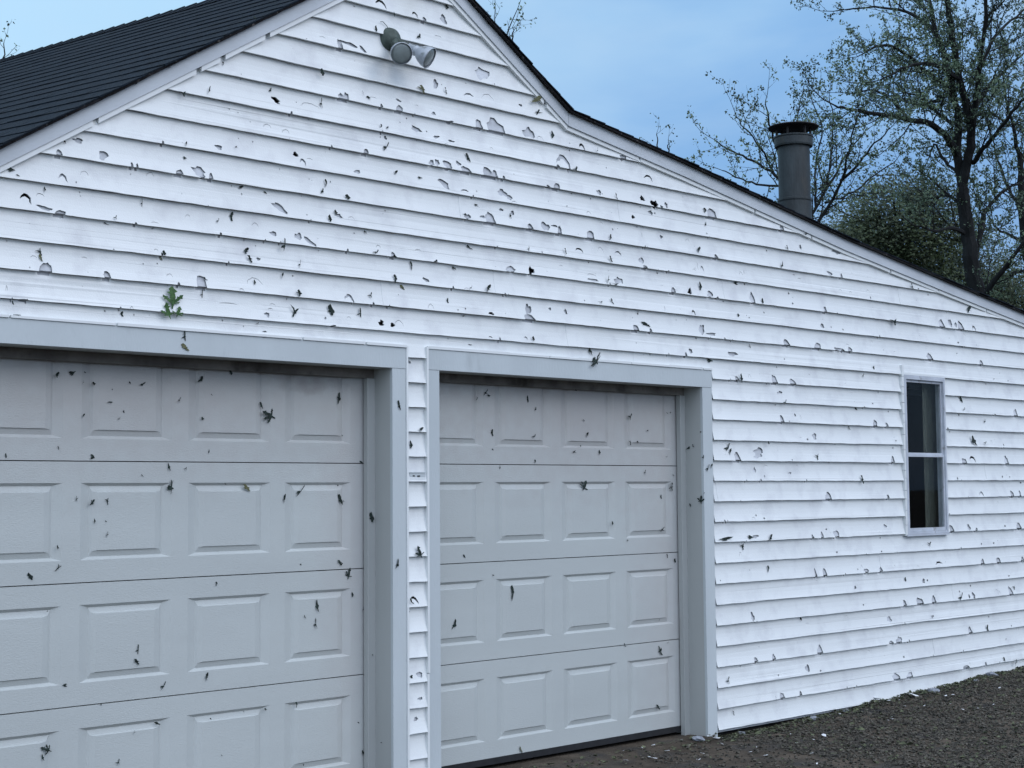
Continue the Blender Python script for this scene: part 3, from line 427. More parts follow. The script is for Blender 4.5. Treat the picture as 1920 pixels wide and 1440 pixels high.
# ------------------------------------------------------------------ siding courses
YT, YB = -.004, -.0245
def yface(z):
    f = (z/S) - math.floor(z/S); return YT + (YB-YT)*(1-f)**1.8
def yvinyl(a, z): return yface(z)
sid = MB()
def row(k, x0, x1, dy, seed):
    z0, z1 = k*S, (k+1)*S + .0
    r = random.Random(seed)
    # outline: ragged lower edge, top edge tucked behind the course above
    xs = [x0]; x = x0
    while x < x1-.09: x += r.uniform(.05, .09); xs.append(min(x, x1))
    if xs[-1] < x1: xs.append(x1)
    low = [(x, z0 + .0022*noise.noise((x*1.3, k*3.1, 7)) + (r.uniform(-.0012, .0012) if 0 < i < len(xs)-1 else 0)) for i, x in enumerate(xs)]
    V = [Vector(p) for p in low] + [Vector((x1, z1)), Vector((x0, z1))]
    n = len(V); E = [(i, (i+1) % n) for i in range(n)]; nlow = len(low)
    polys = [P for P in CUTS.get(k, []) if any(x0-.2 < px < x1+.2 for px, _ in P)]
    def addpoly(P, closed=True):
        b = len(V); V.extend(Vector(p) for p in P); m_ = len(P)
        E.extend((b+i, b+(i+1) % m_) for i in range(m_ if closed else m_-1))
    for P in polys: addpoly(P)
    for a, b, c, d in HOLES:
        if d > z0 and c < z1 and b > x0 and a < x1: addpoly([(a, c), (b, c), (b, d), (a, d)])
    addpoly([(x, z+.012) for x, z in PROF if True], False)
    for q in (.12, .25, .4, .57, .78): addpoly([(x0-.01, z0+q*S), (x1+.01, z0+q*S)], False)
    rv, re, rf, *_ = delaunay_2d_cdt(V, E, [], 0, 1e-5)
    keep = []
    for f in rf:
        cx = sum(rv[i][0] for i in f)/len(f); cz = sum(rv[i][1] for i in f)/len(f)
        if cx < x0 or cx > x1 or cz > z1 or cz > top(cx)+.012: continue
        if not in_poly(cx, cz, [tuple(v) for v in V[:n]]): continue
        if any(a < cx < b and c < cz < d for a, b, c, d in HOLES): continue
        if any(in_poly(cx, cz, P) for P in polys): continue
        keep.append(f)
    used = {}; 
    def vid(i):
        if i not in used:
            x, z = rv[i]; f = min(max((z-z0)/S, -.02), 1)
            wob = .0016*noise.noise((x*3.1, k*7.7, z*9)) + .0022*noise.noise((x*.9, k*5.3, 2))
            used[i] = len(sid.v); sid.v.append((x, YT+(YB-YT)*abs(1-f)**1.8 + dy + wob, z))
        return used[i]
    cnt = {}
    for f in keep:
        # front faces look to -Y
        area = sum(rv[f[i]][0]*rv[f[(i+1) % len(f)]][1]-rv[f[(i+1) % len(f)]][0]*rv[f[i]][1] for i in range(len(f)))
        g = tuple(f) if area > 0 else tuple(reversed(f))
        sid.f.append(tuple(vid(i) for i in g))
        for i in range(len(g)):
            e = (g[i], g[(i+1) % len(g)]); key = tuple(sorted(e)); cnt[key] = None if key in cnt else e
    back = {}
    def bid(i, dep):
        key = (i, dep)
        if key not in back:
            x, y, z = sid.v[used[i]]; back[key] = len(sid.v)
            sid.v.append((x, (min(y+dep, YT-.0005) if dep > .01 else y+dep), z + (.0015 if dep > .01 else 0)))
        return back[key]
    for key, e in cnt.items():
        if e is None: continue
        i, j = e; zm = (rv[i][1]+rv[j][1])/2
        dep = .020 if zm < z0+.0018 else .0028
        if zm > z1-.0005: continue
        sid.f.append((used[j], used[i], bid(i, dep), bid(j, dep)))
SEAMS = {0: [4.51, 3.21, 6.08], 1: [3.72, 2.85, 6.14], 2: [11.2, 10.04, 9.7], 3: [4.37, 7.46, 4.91], 4: [3.89, 3.24, 4.3], 5: [11.29, 10.32, 10.11], 6: [10.04, 4.1, 5.24], 7: [8.34, 9.37, 10.58], 8: [8.19], 9: [8.4], 10: [6.84, 3.08, 11.36], 11: [10.68, 7.57, 5.14], 12: [11.11, 7.81, 10.85], 13: [10.51, 7.18, 6.26], 14: [8.07, 6.42, 3.78], 15: [5.19, 10.16, 2.62], 16: [2.65, 8.34, 4.95], 17: [7.44, 6.82, 5.56], 18: [11.97, 4.12, 6.25], 19: [4.19, 8.4, 4.91], 20: [5.69, 9.52, 5.34], 21: [7.67, 11.06, 3.19], 22: [2.8, 4.44, 9.7], 23: [8.23, 4.53, 5.44], 24: [3.94, 6.7, 2.62], 25: [9.03, 10.98, 11.56], 26: [9.4, 11.61, 2.38], 27: [5.03, 11.67, 9.8], 28: [6.22, 11.44, 8.28], 29: [10.22, 5.08, 4.08]}
for k in range(0, 34):
    a, b = WX0, WX1
    if k*S > top(2.845)-.3:      # trim the row to the roof slopes
        xs = [1.9+.02*i for i in range(560)]; ok = [x for x in xs if top(x)+.012 > k*S]
        if not ok: continue
        a, b = max(WX0, ok[0]-.04), min(WX1, ok[-1]+.04)
    sm = sorted(x for x in SEAMS.get(k, []) if a+.1 < x < b-.1); cuts_ = [a]+sm+[b]
    for i in range(len(cuts_)-1):
        row(k, cuts_[i]-(.02 if i else 0), cuts_[i+1], -.0016 if i % 2 == 0 else 0, k*100+i)
siding = sid.build('siding', M['siding'], garage)
tag(siding, 'white clapboard siding torn by hail, with holes and chipped edges')

# sheathing behind the vinyl (with the deeper holes), body of the building
V = []; E = []
def addP(P, closed=True):
    b = len(V); V.extend(Vector(p) for p in P); n_ = len(P); E.extend((b+i, b+(i+1) % n_) for i in range(n_ if closed else n_-1))
outl = [(WX0, -.02), (WX1, -.02), (WX1, top(WX1))] + [(x, z) for x, z in reversed(PROF) if WX0 < x < WX1] + [(WX0, top(WX0))]
outl = [(x, z+.06 if z > 0 else z) for x, z in outl]
OPEN = [(O1[0]-.02, O1[1]+.02, -1, O1[2]+.02), (O2[0]-.02, O2[1]+.02, -1, O2[2]+.02), (WIN[0]+.02, WIN[1]-.02, WIN[2]+.02, WIN[3]-.02)]
addP(outl)
for P in DEEP: addP(P)
for a, b, c, d in OPEN: addP([(a, c), (b, c), (b, d), (a, d)])
for k in range(1, 34):
    for dz in (0, .006, .035, .07, .1): addP([(WX0-.01, k*S+dz), (WX1+.01, k*S+dz)], False)
rv, re, rf, *_ = delaunay_2d_cdt(V, E, [], 0, 1e-5)
def yback(z):
    f = (z/S) % 1.0
    if f < .0015 or f > .9985: return YT+.0075
    if f < .04: return YT+.0075+(YB-YT)*f/.06
    return yface(z)+.0085
bk = MB(); bk.v = [(x, yback(z), z) for x, z in rv]
DB = [(min(x for x, _ in P), max(x for x, _ in P), min(z for _, z in P), max(z for _, z in P), P) for P in DEEP]
for f in rf:
    cx = sum(rv[i][0] for i in f)/len(f); cz = sum(rv[i][1] for i in f)/len(f)
    if not in_poly(cx, cz, outl) or any(a < cx < b and c < cz < d for a, b, c, d in OPEN): continue
    if any(a < cx < b and c < cz < d and in_poly(cx, cz, P) for a, b, c, d, P in DB): continue
    area = sum(rv[f[i]][0]*rv[f[(i+1) % len(f)]][1]-rv[f[(i+1) % len(f)]][0]*rv[f[i]][1] for i in range(len(f)))
    bk.f.append(tuple(f) if area > 0 else tuple(reversed(f)))
bk.build('sheathing', M['sheathing'], garage)

# side, back walls and near-black sheets painted as the unlit inside
L_B = 8.0; TILT = .08
wallb = MB()
wallb.box(WX0, WX0+.1, .03, L_B, -.1, 2.3); wallb.box(WX1-.1, WX1, .03, L_B, -.1, 2.58)
wallb.prism([(WX0, -.1), (WX1, -.1)] + [(x, top(x)+.03+TILT*L_B*.9) for x in (WX1, 8.989, 6.24, 5.118, 2.845, WX0)], L_B, L_B+.1)
wallb.build('outer_wall', M['vinyl_trim'], garage)
cv = MB(); cv.prism([(WX0+.3, 2.25), (WX1-.2, 2.25)] + [(x, top(x)-.02) for x in (WX1-.2, 8.989, 6.24, 5.118, 2.845)], .045, .05)
for a_, b_ in ((7.6, 9.66), (10.30, WX1-.2)): cv.box(a_, b_, .045, .05, 0, 2.23)
cv.build('wall_cavity', M['cavity'], garage)
inn = MB(); inn.box(WX0+.12, WX1-.12, .5, .56, -.05, 2.2)
inn.prism([(WX0+.3, 2.2), (WX1-.2, 2.2)] + [(x, top(x)-.02) for x in (WX1-.2, 8.989, 6.24, 5.118, 2.845)], .10, .13)
inn.box(WX0+.12, WX1-.12, .06, .5, -.06, -.04)
inn.build('unlit_inside_sheet', M['interior'], garage)

# ------------------------------------------------------------------ rake boards and the vinyl channel under them
def along(x, off): return (x, top(x)+off)
def board(name, xs, lo, hi, y0, y1, mat, label=None, endcut=None):
    b = MB(); n = len(xs)
    lo_p = [along(x, lo) for x in xs]; hi_p = [along(x, hi) for x in xs]
    for i in range(n-1):
        b.prism([lo_p[i], lo_p[i+1], hi_p[i+1], hi_p[i]], y0, y1)
    o = b.build(name, mat, garage)
    if label: tag(o, label)
    return o
def fr(a, b, n): return [a+(b-a)*i/n for i in range(n+1)]
RH = .098
board('rake_board', [1.80, 2.845, 5.118], .018, RH, -.036, -.001, M['rake'], 'left sloping white rake board under the dark roof edge')
board('rake_board', [5.121, 6.24], .018, RH-.006, -.036, -.001, M['rake'], 'short steep rake board right of the peak')
board('rake_board', [6.243, 7.263, 8.989, 10.362, 11.495, 12.85], .018, RH-.004, -.036, -.001, M['rake'], 'long low rake board over the lean-to side')
LCH = [1.9, 2.30, 2.72]; notch = [3.28, 3.80, 3.93, 4.18]
cuts_ = [1.9] + notch + [5.1]
ch = MB()
for i in range(len(cuts_)-1):
    a, b = cuts_[i]+(.014 if i else 0), cuts_[i+1]-(.014 if i < len(cuts_)-2 else 0)
    for u, v in ((a, min(b, 2.845)), (max(a, 2.845), b)):
        if v > u+.001: ch.prism([along(u, -.008), along(v, -.008), along(v, .017), along(u, .017)], -.030, -.0015)
ch.build('rake_channel', M['vinyl_trim'], garage)
ch = MB()
for xs in ([5.13, 5.62, 5.625, 6.05], [6.075, 6.24]):
    for u, v in zip(xs, xs[1:]): ch.prism([along(u, -.008), along(v, -.008), along(v, .017), along(u, .017)], -.028, -.0015)
ch.build('rake_channel', M['vinyl_trim'], garage)
ch = MB()
gaps = [6.86, 7.98, 8.60, 9.56, 10.2, 10.9]
e = [6.244]+gaps+[12.7]
for i in range(len(e)-1):
    a, b = e[i]+(.008 if i else 0), e[i+1]-.008
    pts = [a]+[x for x, _ in PROF if a < x < b]+[b]
    for u, v in zip(pts, pts[1:]): ch.prism([along(u, -.006), along(v, -.006), along(v, .017), along(u, .017)], -.026, -.0015)
ch.build('rake_channel', M['vinyl_trim'], garage)

# ------------------------------------------------------------------ roof: every course a real lapped strip
roof = tag(mesh('roof', [(0,0,0)], [], M['shingle'], garage, origin=(5.118, 0, 4.3)), 'dark shingle roof with ragged edges') if False else None
def rz(x, y): return y*TILT
deck = MB()
def slab(x0, x1, lo, hi, y0, y1, b):
    """roof deck between two stations on the profile"""
    z = lambda x, y, o: top_r(x)+o+rz(x, y)
    P = [(x0, lo), (x1, lo), (x1, hi), (x0, hi)]
    n = len(b.v)
    for y in (y0, y1): b.v += [(x, y, z(x, y, o)) for x, o in P]
    b.f += [(n, n+1, n+2, n+3), (n+7, n+6, n+5, n+4)] + [(n+(i+1) % 4, n+i, n+4+i, n+4+(i+1) % 4) for i in range(4)]
def top_r(x): return top(x)
st = [1.45, 1.9, 2.845, 5.118, 6.24, 7.263, 8.989, 10.362, 11.495, 12.9, 13.2]
for a, b in zip(st, st[1:]): slab(a, b, RH-.002, RH+.012, -.062, L_B+.15, deck)
roofo = deck.build('roof', M['shingle_edge'], garage); tag(roofo, 'dark asphalt shingle roof')
def shingle_strips(xa, xb, sgn, name, y1=L_B+.15, expo=.127):
    """courses running back from the gable edge; (xa) low end, (xb) high end"""
    b = MB(); r = random.Random(name)
    za, zb = top(xa), top(xb); L = math.hypot(xb-xa, zb-za); n = int(L/expo)+1
    ux, uz = (xb-xa)/L, (zb-za)/L; nx, nzz = -uz*(1 if sgn > 0 else -1), abs(ux)
    if sgn < 0: nx = uz
    nx = -uz if ux > 0 else uz
    for i in range(n):
        s0, s1 = i*expo, min((i+1)*expo+.01, L+.01)
        yy = -.070 + r.uniform(-.006, .006); ys = [yy]; y = yy
        while y < y1: y += r.uniform(.28, .34); ys.append(min(y, y1))
        for a, c in zip(ys, ys[1:]):
            h0 = .0155+r.uniform(-.0012, .0012); j = r.uniform(-.003, .003)
            def pt(s, h, y): return (xa+ux*s+nx*h, y, za+RH+uz*s+nzz*h+rz(0, y))
            p = [pt(s0+j, .010, a), pt(s0+j, h0+.0035, a), pt(s1, .0135, a), pt(s0+j, .010, c-.004), pt(s0+j, h0+.0035, c-.004), pt(s1, .0135, c-.004), pt(s1, .010, a)]
            k = len(b.v); b.v += p
            F = [(k+0, k+3, k+4, k+1), (k+1, k+4, k+5, k+2), (k+0, k+1, k+2, k+6)]
            if ux < 0: F = [tuple(reversed(f)) for f in F]
            b.f += [tuple(reversed(f)) for f in F]
    return b
sb = MB()
for xa, xb in ((1.45, 5.118), (6.24, 5.118)):
    q = shingle_strips(xa, xb, 1, 'r%.2f' % xa); k = len(sb.v); sb.v += q.v; sb.f += [tuple(i+k for i in f) for f in q.f]
low = [(7.263, 6.24), (8.989, 7.263), (10.362, 8.989), (11.495, 10.362), (13.2, 11.495)]
for xa, xb in low:
    q = shingle_strips(xa, xb, 1, 'r%.2f' % xa); k = len(sb.v); sb.v += q.v; sb.f += [tuple(i+k for i in f) for f in q.f]
shing = sb.build('shingles', M['shingle'], roofo)
# ridge cap, short overlapping pieces
rc = MB(); y = -.075; r = random.Random(3)
while y < L_B+.1:
    zt = 4.237+RH+.014+rz(0, y); zt2 = zt+.3*TILT
    for s in (-1, 1):
        w_ = .14; d_ = w_*.63
        P = [(5.118, y, zt+.014), (5.118+s*w_, y, zt+.014-d_), (5.118+s*w_, y+.21, zt2-.004-d_), (5.118, y+.21, zt2-.004)]
        if s > 0: P = P[::-1]
        k = len(rc.v); rc.v += P[::-1]; rc.f.append((k, k+1, k+2, k+3))
        k = len(rc.v); rc.v += [(5.118, y, zt+.014), (5.118+s*w_, y, zt+.014-d_), (5.118+s*w_, y, zt-d_-.004), (5.118, y, zt-.004)]; rc.f.append((k, k+1, k+2, k+3))
    y += .145+r.uniform(-.01, .01)
rc.build('ridge_cap', M['shingle'], roofo)
# the ragged, peeling edge along the rakes (torn felt and shingle ends)
rg = MB(); r = random.Random(5)
def ragged(x0, x1, step, dmin, dmax, y):
    x = x0; d = (dmin+dmax)/2
    while x < x1:
        w_ = r.uniform(.5, 1.5)*step; d2 = min(max(d + r.uniform(-.5, .5)*(dmax-dmin), dmin), dmax)
        P = [along(x, RH+.003-d), along(x+w_, RH+.003-d2), along(x+w_, RH+.012), along(x, RH+.012)]
        rg.prism(P, y-.003, y); x += w_; d = d2
for a_ in ((2.2, 5.1, .03, .002, .012, -.0565), (5.13, 6.22, .022, .004, .024, -.0565), (6.26, 12.8, .03, .0, .009, -.0565)):
    rg = MB(); ragged(*a_); rg.build('torn_roof_edge', M['shingle_edge'], roofo)

# ------------------------------------------------------------------ door casings, jambs and stops
def casing(name_lab, C, O, bot):
    x0, x1, zt = C; a, b, zo = O
    pr = MB(); pr.box(x0, x1, -.021, .0, zo, zt)
    head = pr.build('casing_head', M['casing'], garage)
    for u, v in ((x0, a), (b, x1)):
        q = MB(); q.box(u, v, -.019, 0, bot, zo-.0015); q.build('casing_side', M['casing'], garage)
    j = MB(); j.box(a-.018, a, -.0005, .24, bot, zo); j.box(b, b+.018, -.0005, .24, bot, zo); j.box(a-.018, b+.018, -.0005, .24, zo+.0005, zo+.018)
    j.build('door_jamb', M['jamb'], garage)
    s = MB()
    s.box(a+.0002, a+.045, .122, .140, bot+.02, zo-.047); s.build('door_stop', M['jamb'], garage); s = MB()
    s.box(b-.045, b-.0002, .122, .140, bot+.02, zo-.047)
    s.box(b-.052, b-.045, .118, .150, bot+.02, zo-.047)
    s.build('door_stop', M['jamb'], garage)
    s = MB(); s.box(a+.0002, b-.0002, .128, .140, zo-.046, zo-.0004); s.build('header_stop', M['header'], garage)
casing('left', C1, O1, -.06); casing('right', C2, O2, -.055)
# J-channels round the casings
jc = MB(); jc.box(C1[1]+.0005, C1[1]+.012, -.026, .0, -.01, C1[2]+.008); jc.build('casing_channel', M['vinyl_trim'], garage)
jc = MB(); jc.box(C2[0]-.013, C2[0]-.0005, -.030, .0, .55, C2[2]+.008); jc.box(C2[0]-.015, C2[0]-.002, -.027, .0, -.01, .545)
jc.build('casing_channel', M['vinyl_trim'], garage)
def topchan(x0, x1, z, seed):
    b = MB(); r = random.Random(seed); x = x0
    while x < x1:
        w_ = r.uniform(.15, .6); e_ = min(x+w_, x1); dz = r.uniform(-.001, .003)
        b.box(x, e_-r.choice((0, 0, .004, .01)), -.026-r.uniform(0, .003), .0, z, z+.012+dz); x = e_
    b.build('casing_channel', M['vinyl_trim'], garage)
topchan(C1[0], C1[1]+.012, C1[2]+.0005, 1); topchan(C2[0], C2[1], C2[2]+.0005, 2)
# repair patch between the doors: a bare strip with nail slots
pt = MB(); pt.box(5.068, 5.158, -.012, -.0195-.002, 1.545, 1.585)
b = MB(); b.box(5.062, 5.165, -.024, -.0195, 1.568, 1.573); b.box(5.062, 5.165, -.024, -.0195, 1.535, 1.539)
b.box(5.062, 5.165, -.0215, -.018, 1.539, 1.568)
b.build('nailing_strip', M['casing'], garage)
b = MB(); b.box(5.082, 5.094, -.0235, -.0215, 1.550, 1.556); b.box(5.112, 5.130, -.0235, -.0215, 1.549, 1.555)
b.build('nail_slot', M['rubber'], garage)

# ------------------------------------------------------------------ overhead doors
YD = .159
def door(label, x0, x1, cols, bot):
    d = empty('garage_door', ((x0+x1)/2, YD, 0)); d.parent = garage; d.location = Vector(((x0+x1)/2, YD, 0)) - garage.location; tag(d, label)
    zs = [(1.621, 2.150), (1.088, 1.6165), (.555, 1.0835), (bot, .5505)]
    for k, (z0, z1) in enumerate(zs):
        b = MB(); pz0, pz1 = (1.620-.5334*k if k < 3 else .02)+.098, (1.620-.5334*(k-1))-.098
        if k == 0: pz0, pz1 = 1.718, 2.06
        pz0 = 1.620-.5334*k+.098; pz1 = pz0+.338
        if k == 0: pz1 = 2.125
        X = [x0]+[x for c in cols for x in c]+[x1]
        n = len(X)-1
        for i in range(n):
            u, v = X[i], X[i+1]
            if i % 2 == 0: b.quad((u, YD, z0), (v, YD, z0), (v, YD, z1), (u, YD, z1))
            else:
                b.quad((u, YD, z0), (v, YD, z0), (v, YD, pz0), (u, YD, pz0)); b.quad((u, YD, pz1), (v, YD, pz1), (v, YD, z1), (u, YD, z1))
                prof = [(0, 0, 0), (.0130, .0125, .044), (.0140, .0126, .045), (.037, .0062, .058), (.0410, .0006, .082), (.0420, .0003, .083)]
                for (d0, y0, e0), (d1, y1, e1) in zip(prof, prof[1:]):
                    A = [(u+e0, YD+y0, pz0+d0), (v-e0, YD+y0, pz0+d0), (v-e0, YD+y0, pz1-d0), (u+e0, YD+y0, pz1-d0)]
                    B = [(u+e1, YD+y1, pz0+d1), (v-e1, YD+y1, pz0+d1), (v-e1, YD+y1, pz1-d1), (u+e1, YD+y1, pz1-d1)]
                    for q in range(4): p = (q+1) % 4; b.quad(A[q], A[p], B[p], B[q])
                dd, yy, ee = prof[-1]; b.quad((u+ee, YD+yy, pz0+dd), (v-ee, YD+yy, pz0+dd), (v-ee, YD+yy, pz1-dd), (u+ee, YD+yy, pz1-dd))
        # rounded lips and thickness
        b.quad((x0, YD+.03, z0), (x1, YD+.03, z0), (x1, YD, z0), (x0, YD, z0)); b.quad((x0, YD, z1), (x1, YD, z1), (x1, YD+.03, z1), (x0, YD+.03, z1))
        b.quad((x1, YD, z0), (x1, YD+.03, z0), (x1, YD+.03, z1), (x1, YD, z1)); b.quad((x0, YD+.03, z0), (x0, YD, z0), (x0, YD, z1), (x0, YD+.03, z1))
        b.build('door_section', M['door'], d)
    s = MB(); s.box(x0, x1, YD+.031, YD+.035, bot, 2.15); s.build('door_back', M['interior'], d)
    s = MB(); s.box(x0, x1, YD-.004, YD+.03, bot-.035, bot-.0005); s.build('bottom_seal', M['rubber'], d)
    return d
door('wider left overhead door of white pressed-panel sections', 2.20, 4.945, [(2.241, 2.697), (2.785, 3.241), (3.329, 3.785), (3.874, 4.332), (4.419, 4.822)], .022)
door('right overhead door, four panels wide, of white pressed-panel sections', 5.255, 7.435, [(5.300, 5.741), (5.826, 6.264), (6.351, 6.805), (6.895, 7.325)], .026)

# ------------------------------------------------------------------ window
wn = empty('window', (9.97, 0, 1.14)); wn.parent = garage; wn.location = Vector((9.97, 0, 1.14))-garage.location; tag(wn, 'narrow white two-pane window')
x0, x1, z0, z1 = WIN
f = MB(); f.box(x0, x0+.030, -.030, .04, z0, z1); f.box(x1-.020, x1, -.030, .04, z0, z1); f.box(x0+.030, x1-.020, -.0285, .04, z1-.030, z1); f.box(x0+.030, x1-.020, -.0285, .04, z0, z0+.016)
f.build('frame', M['frame'], wn)
ZM = 1.703
f = MB(); a, b_ = x0+.031, x1-.021
for (u0, u1, y) in ((ZM+.010, z1-.031, -.012), (z0+.017, ZM+.010, -.020)):
    bt = .030 if y > -.015 else .024
    f.box(a, a+.014, y, y+.022, u0, u1); f.box(b_-.014, b_, y, y+.022, u0, u1)
    f.box(a+.014, b_-.014, y+.001, y+.022, u1-.018, u1); f.box(a+.014, b_-.014, y+.001, y+.022, u0, u0+(bt if y < -.015 else .012))
f.build('sash', M['frame'], wn)
gm = bpy.data.materials.new('window_glass'); gm.use_nodes = True; gb = gm.node_tree.nodes['Principled BSDF']
gb.inputs['Base Color'].default_value = (.9, .95, .95, 1); gb.inputs['Roughness'].default_value = .02; gb.inputs['Transmission Weight'].default_value = 1; gb.inputs['IOR'].default_value = 1.12
for nm, u0, u1, y in (('pane', ZM+.02, z1-.05, -.002), ('pane', z0+.045, ZM-.004, -.010)):
    g = MB(); g.box(a+.012, b_-.012, y, y+.003, u0, u1); g.build(nm, gm, wn)
s = MB(); s.box(x0-.012, x1+.004, -.034, -.002, z0-.016, z0-.001); s.build('sill', M['frame'], wn)
c = MB(); n_ = 14
for i in range(n_):
    xa, xb = 10.115+.3*i/n_, 10.115+.3*(i+1)/n_; ya, yb = .085+.004*math.sin(i*1.9), .085+.004*math.sin((i+1)*1.9)
    c.quad((xa, ya, 1.0), (xb, yb, 1.0), (xb, yb, 2.4), (xa, ya, 2.4))
c.build('curtain', M['curtain'], wn)
# bent J-channel left of the window
j = MB(); r = random.Random(11); z = z0-.01; off = 0
while z < z1+.035:
    h_ = r.uniform(.05, .11); o2 = min(max(off+r.uniform(-.006, .006), -.007), .004)
    P = [(x0-.024+off, z), (x0-.003, z), (x0-.003, z+h_-.003), (x0-.024+o2, z+h_-.003)]
    j.prism(P, -.031, -.0015); z += h_; off = o2
j.build('window_channel', M['vinyl_trim'], wn)
j = MB(); j.box(x1+.001, x1+.010, -.026, -.001, z0, z1+.012); j.box(x0, x1, -.026, -.001, z1+.001, z1+.014)
j.build('window_channel', M['vinyl_trim'], wn)

# ------------------------------------------------------------------ flue
fx, fy = 9.29, .60
zb = top(fx)+RH-.05
fl = empty('flue_pipe', (fx, fy, zb)); fl.parent = garage; fl.location = Vector((fx, fy, zb))-garage.location; tag(fl, 'grey metal flue pipe with flat rain cap')
p = MB(); p.lathe((fx, fy, 0), (0,0,1), [(zb-.1, .123), (3.575, .122), (3.585, .126), (3.598, .126), (3.602, .117), (4.045, .116)], 40); p.build('pipe', M['flue'], fl, smooth=False)
p = MB(); p.lathe((fx, fy, 0), (0,0,1), [(3.985, .118), (3.988, .138), (4.0, .141), (4.05, .141), (4.056, .146), (4.066, .146), (4.068, .132), (4.07, .11), (4.0, .10), (3.9, .10)], 40); p.build('collar', M['flue'], fl)
for a in range(6):
    an = a*math.pi/3+.3; p = MB(); p.box(fx+.125*math.cos(an)-.006, fx+.125*math.cos(an)+.006, fy+.125*math.sin(an)-.006, fy+.125*math.sin(an)+.006, 4.055, 4.142); p.build('cap_post', M['fluecap'], fl)
p = MB(); p.lathe((fx, fy, 0), (0,0,1), [(4.128, .0), (4.132, .12), (4.130, .182), (4.134, .186), (4.139, .184), (4.152, .12), (4.165, .03), (4.166, 0)], 48); p.build('rain_cap', M['fluecap'], fl)
p = MB(); p.lathe((fx, fy, 0), (0,0,1), [(zb-.06, .25), (zb+.03, .20), (zb+.06, .135), (zb+.09, .128)], 32); p.build('flashing', M['flue'], fl)

# ------------------------------------------------------------------ floodlight
fd = tag(empty('floodlight', (4.95, -.02, 3.80)), 'twin-headed grey floodlight mounted high on the gable siding', 'floodlight')
p = MB(); p.lathe((4.950, -.004, 3.795), (0,-1,0), [(0, .062), (.012, .062), (.030, .055), (.048, .036), (.056, .0)], 28); p.build('mounting_plate', M['lampmount'], fd, smooth=True)
def head(c, ax, lab, body):
    ax = Vector(ax).normalized(); c = Vector(c); back = c - ax*.134
    h = MB(); h.lathe(back, ax, [(t_*.89, r_*.87) for t_, r_ in [(0, 0), (.001, .022), (.045, .024), (.050, .031), (.062, .031), (.064, .027), (.072, .032), (.10, .050), (.128, .061), (.150, .0645), (.156, .066), (.158, .062)]], 36)
    o = h.build('lamp_head', body, fd, smooth=True); tag(o, lab)
    g = MB(); g.lathe(back, ax, [(t_*.89, r_*.87) for t_, r_ in [(.148, .0605), (.1505, .0600), (.156, .044), (.160, .022), (.161, 0)]], 36); g.build('lens', M['lampglass'], o, smooth=True)
    return back
b1 = head((4.897, -.165, 3.680), (-.34, -.80, -.42), 'lamp head facing left', M['lampmount'] if False else M['lampbody'])
b2 = head((5.074, -.172, 3.690), (.42, -.72, -.50), 'lamp head facing right', M['lampbody'])
p = MB(); p.tube([(4.955, -.045, 3.785), b1+Vector((0, .0, .018)), b1+Vector((-.008, -.03, .0))], [.018, .021, .022], 12); p.tube([(4.965, -.045, 3.785), (4.995, -.055, 3.772), b2+Vector((.0, .0, .0))], [.017, .018, .021], 12)
p.build('arm', M['lampmount'], fd, smooth=True)
p = MB(); p.tube([(4.93, -.03, 3.835), (4.918, -.022, 3.86), (4.895, -.022, 3.875), (4.88, -.02, 3.873)], [.0018]*4, 5); p.build('loose_wire', M['lampmount'], fd)

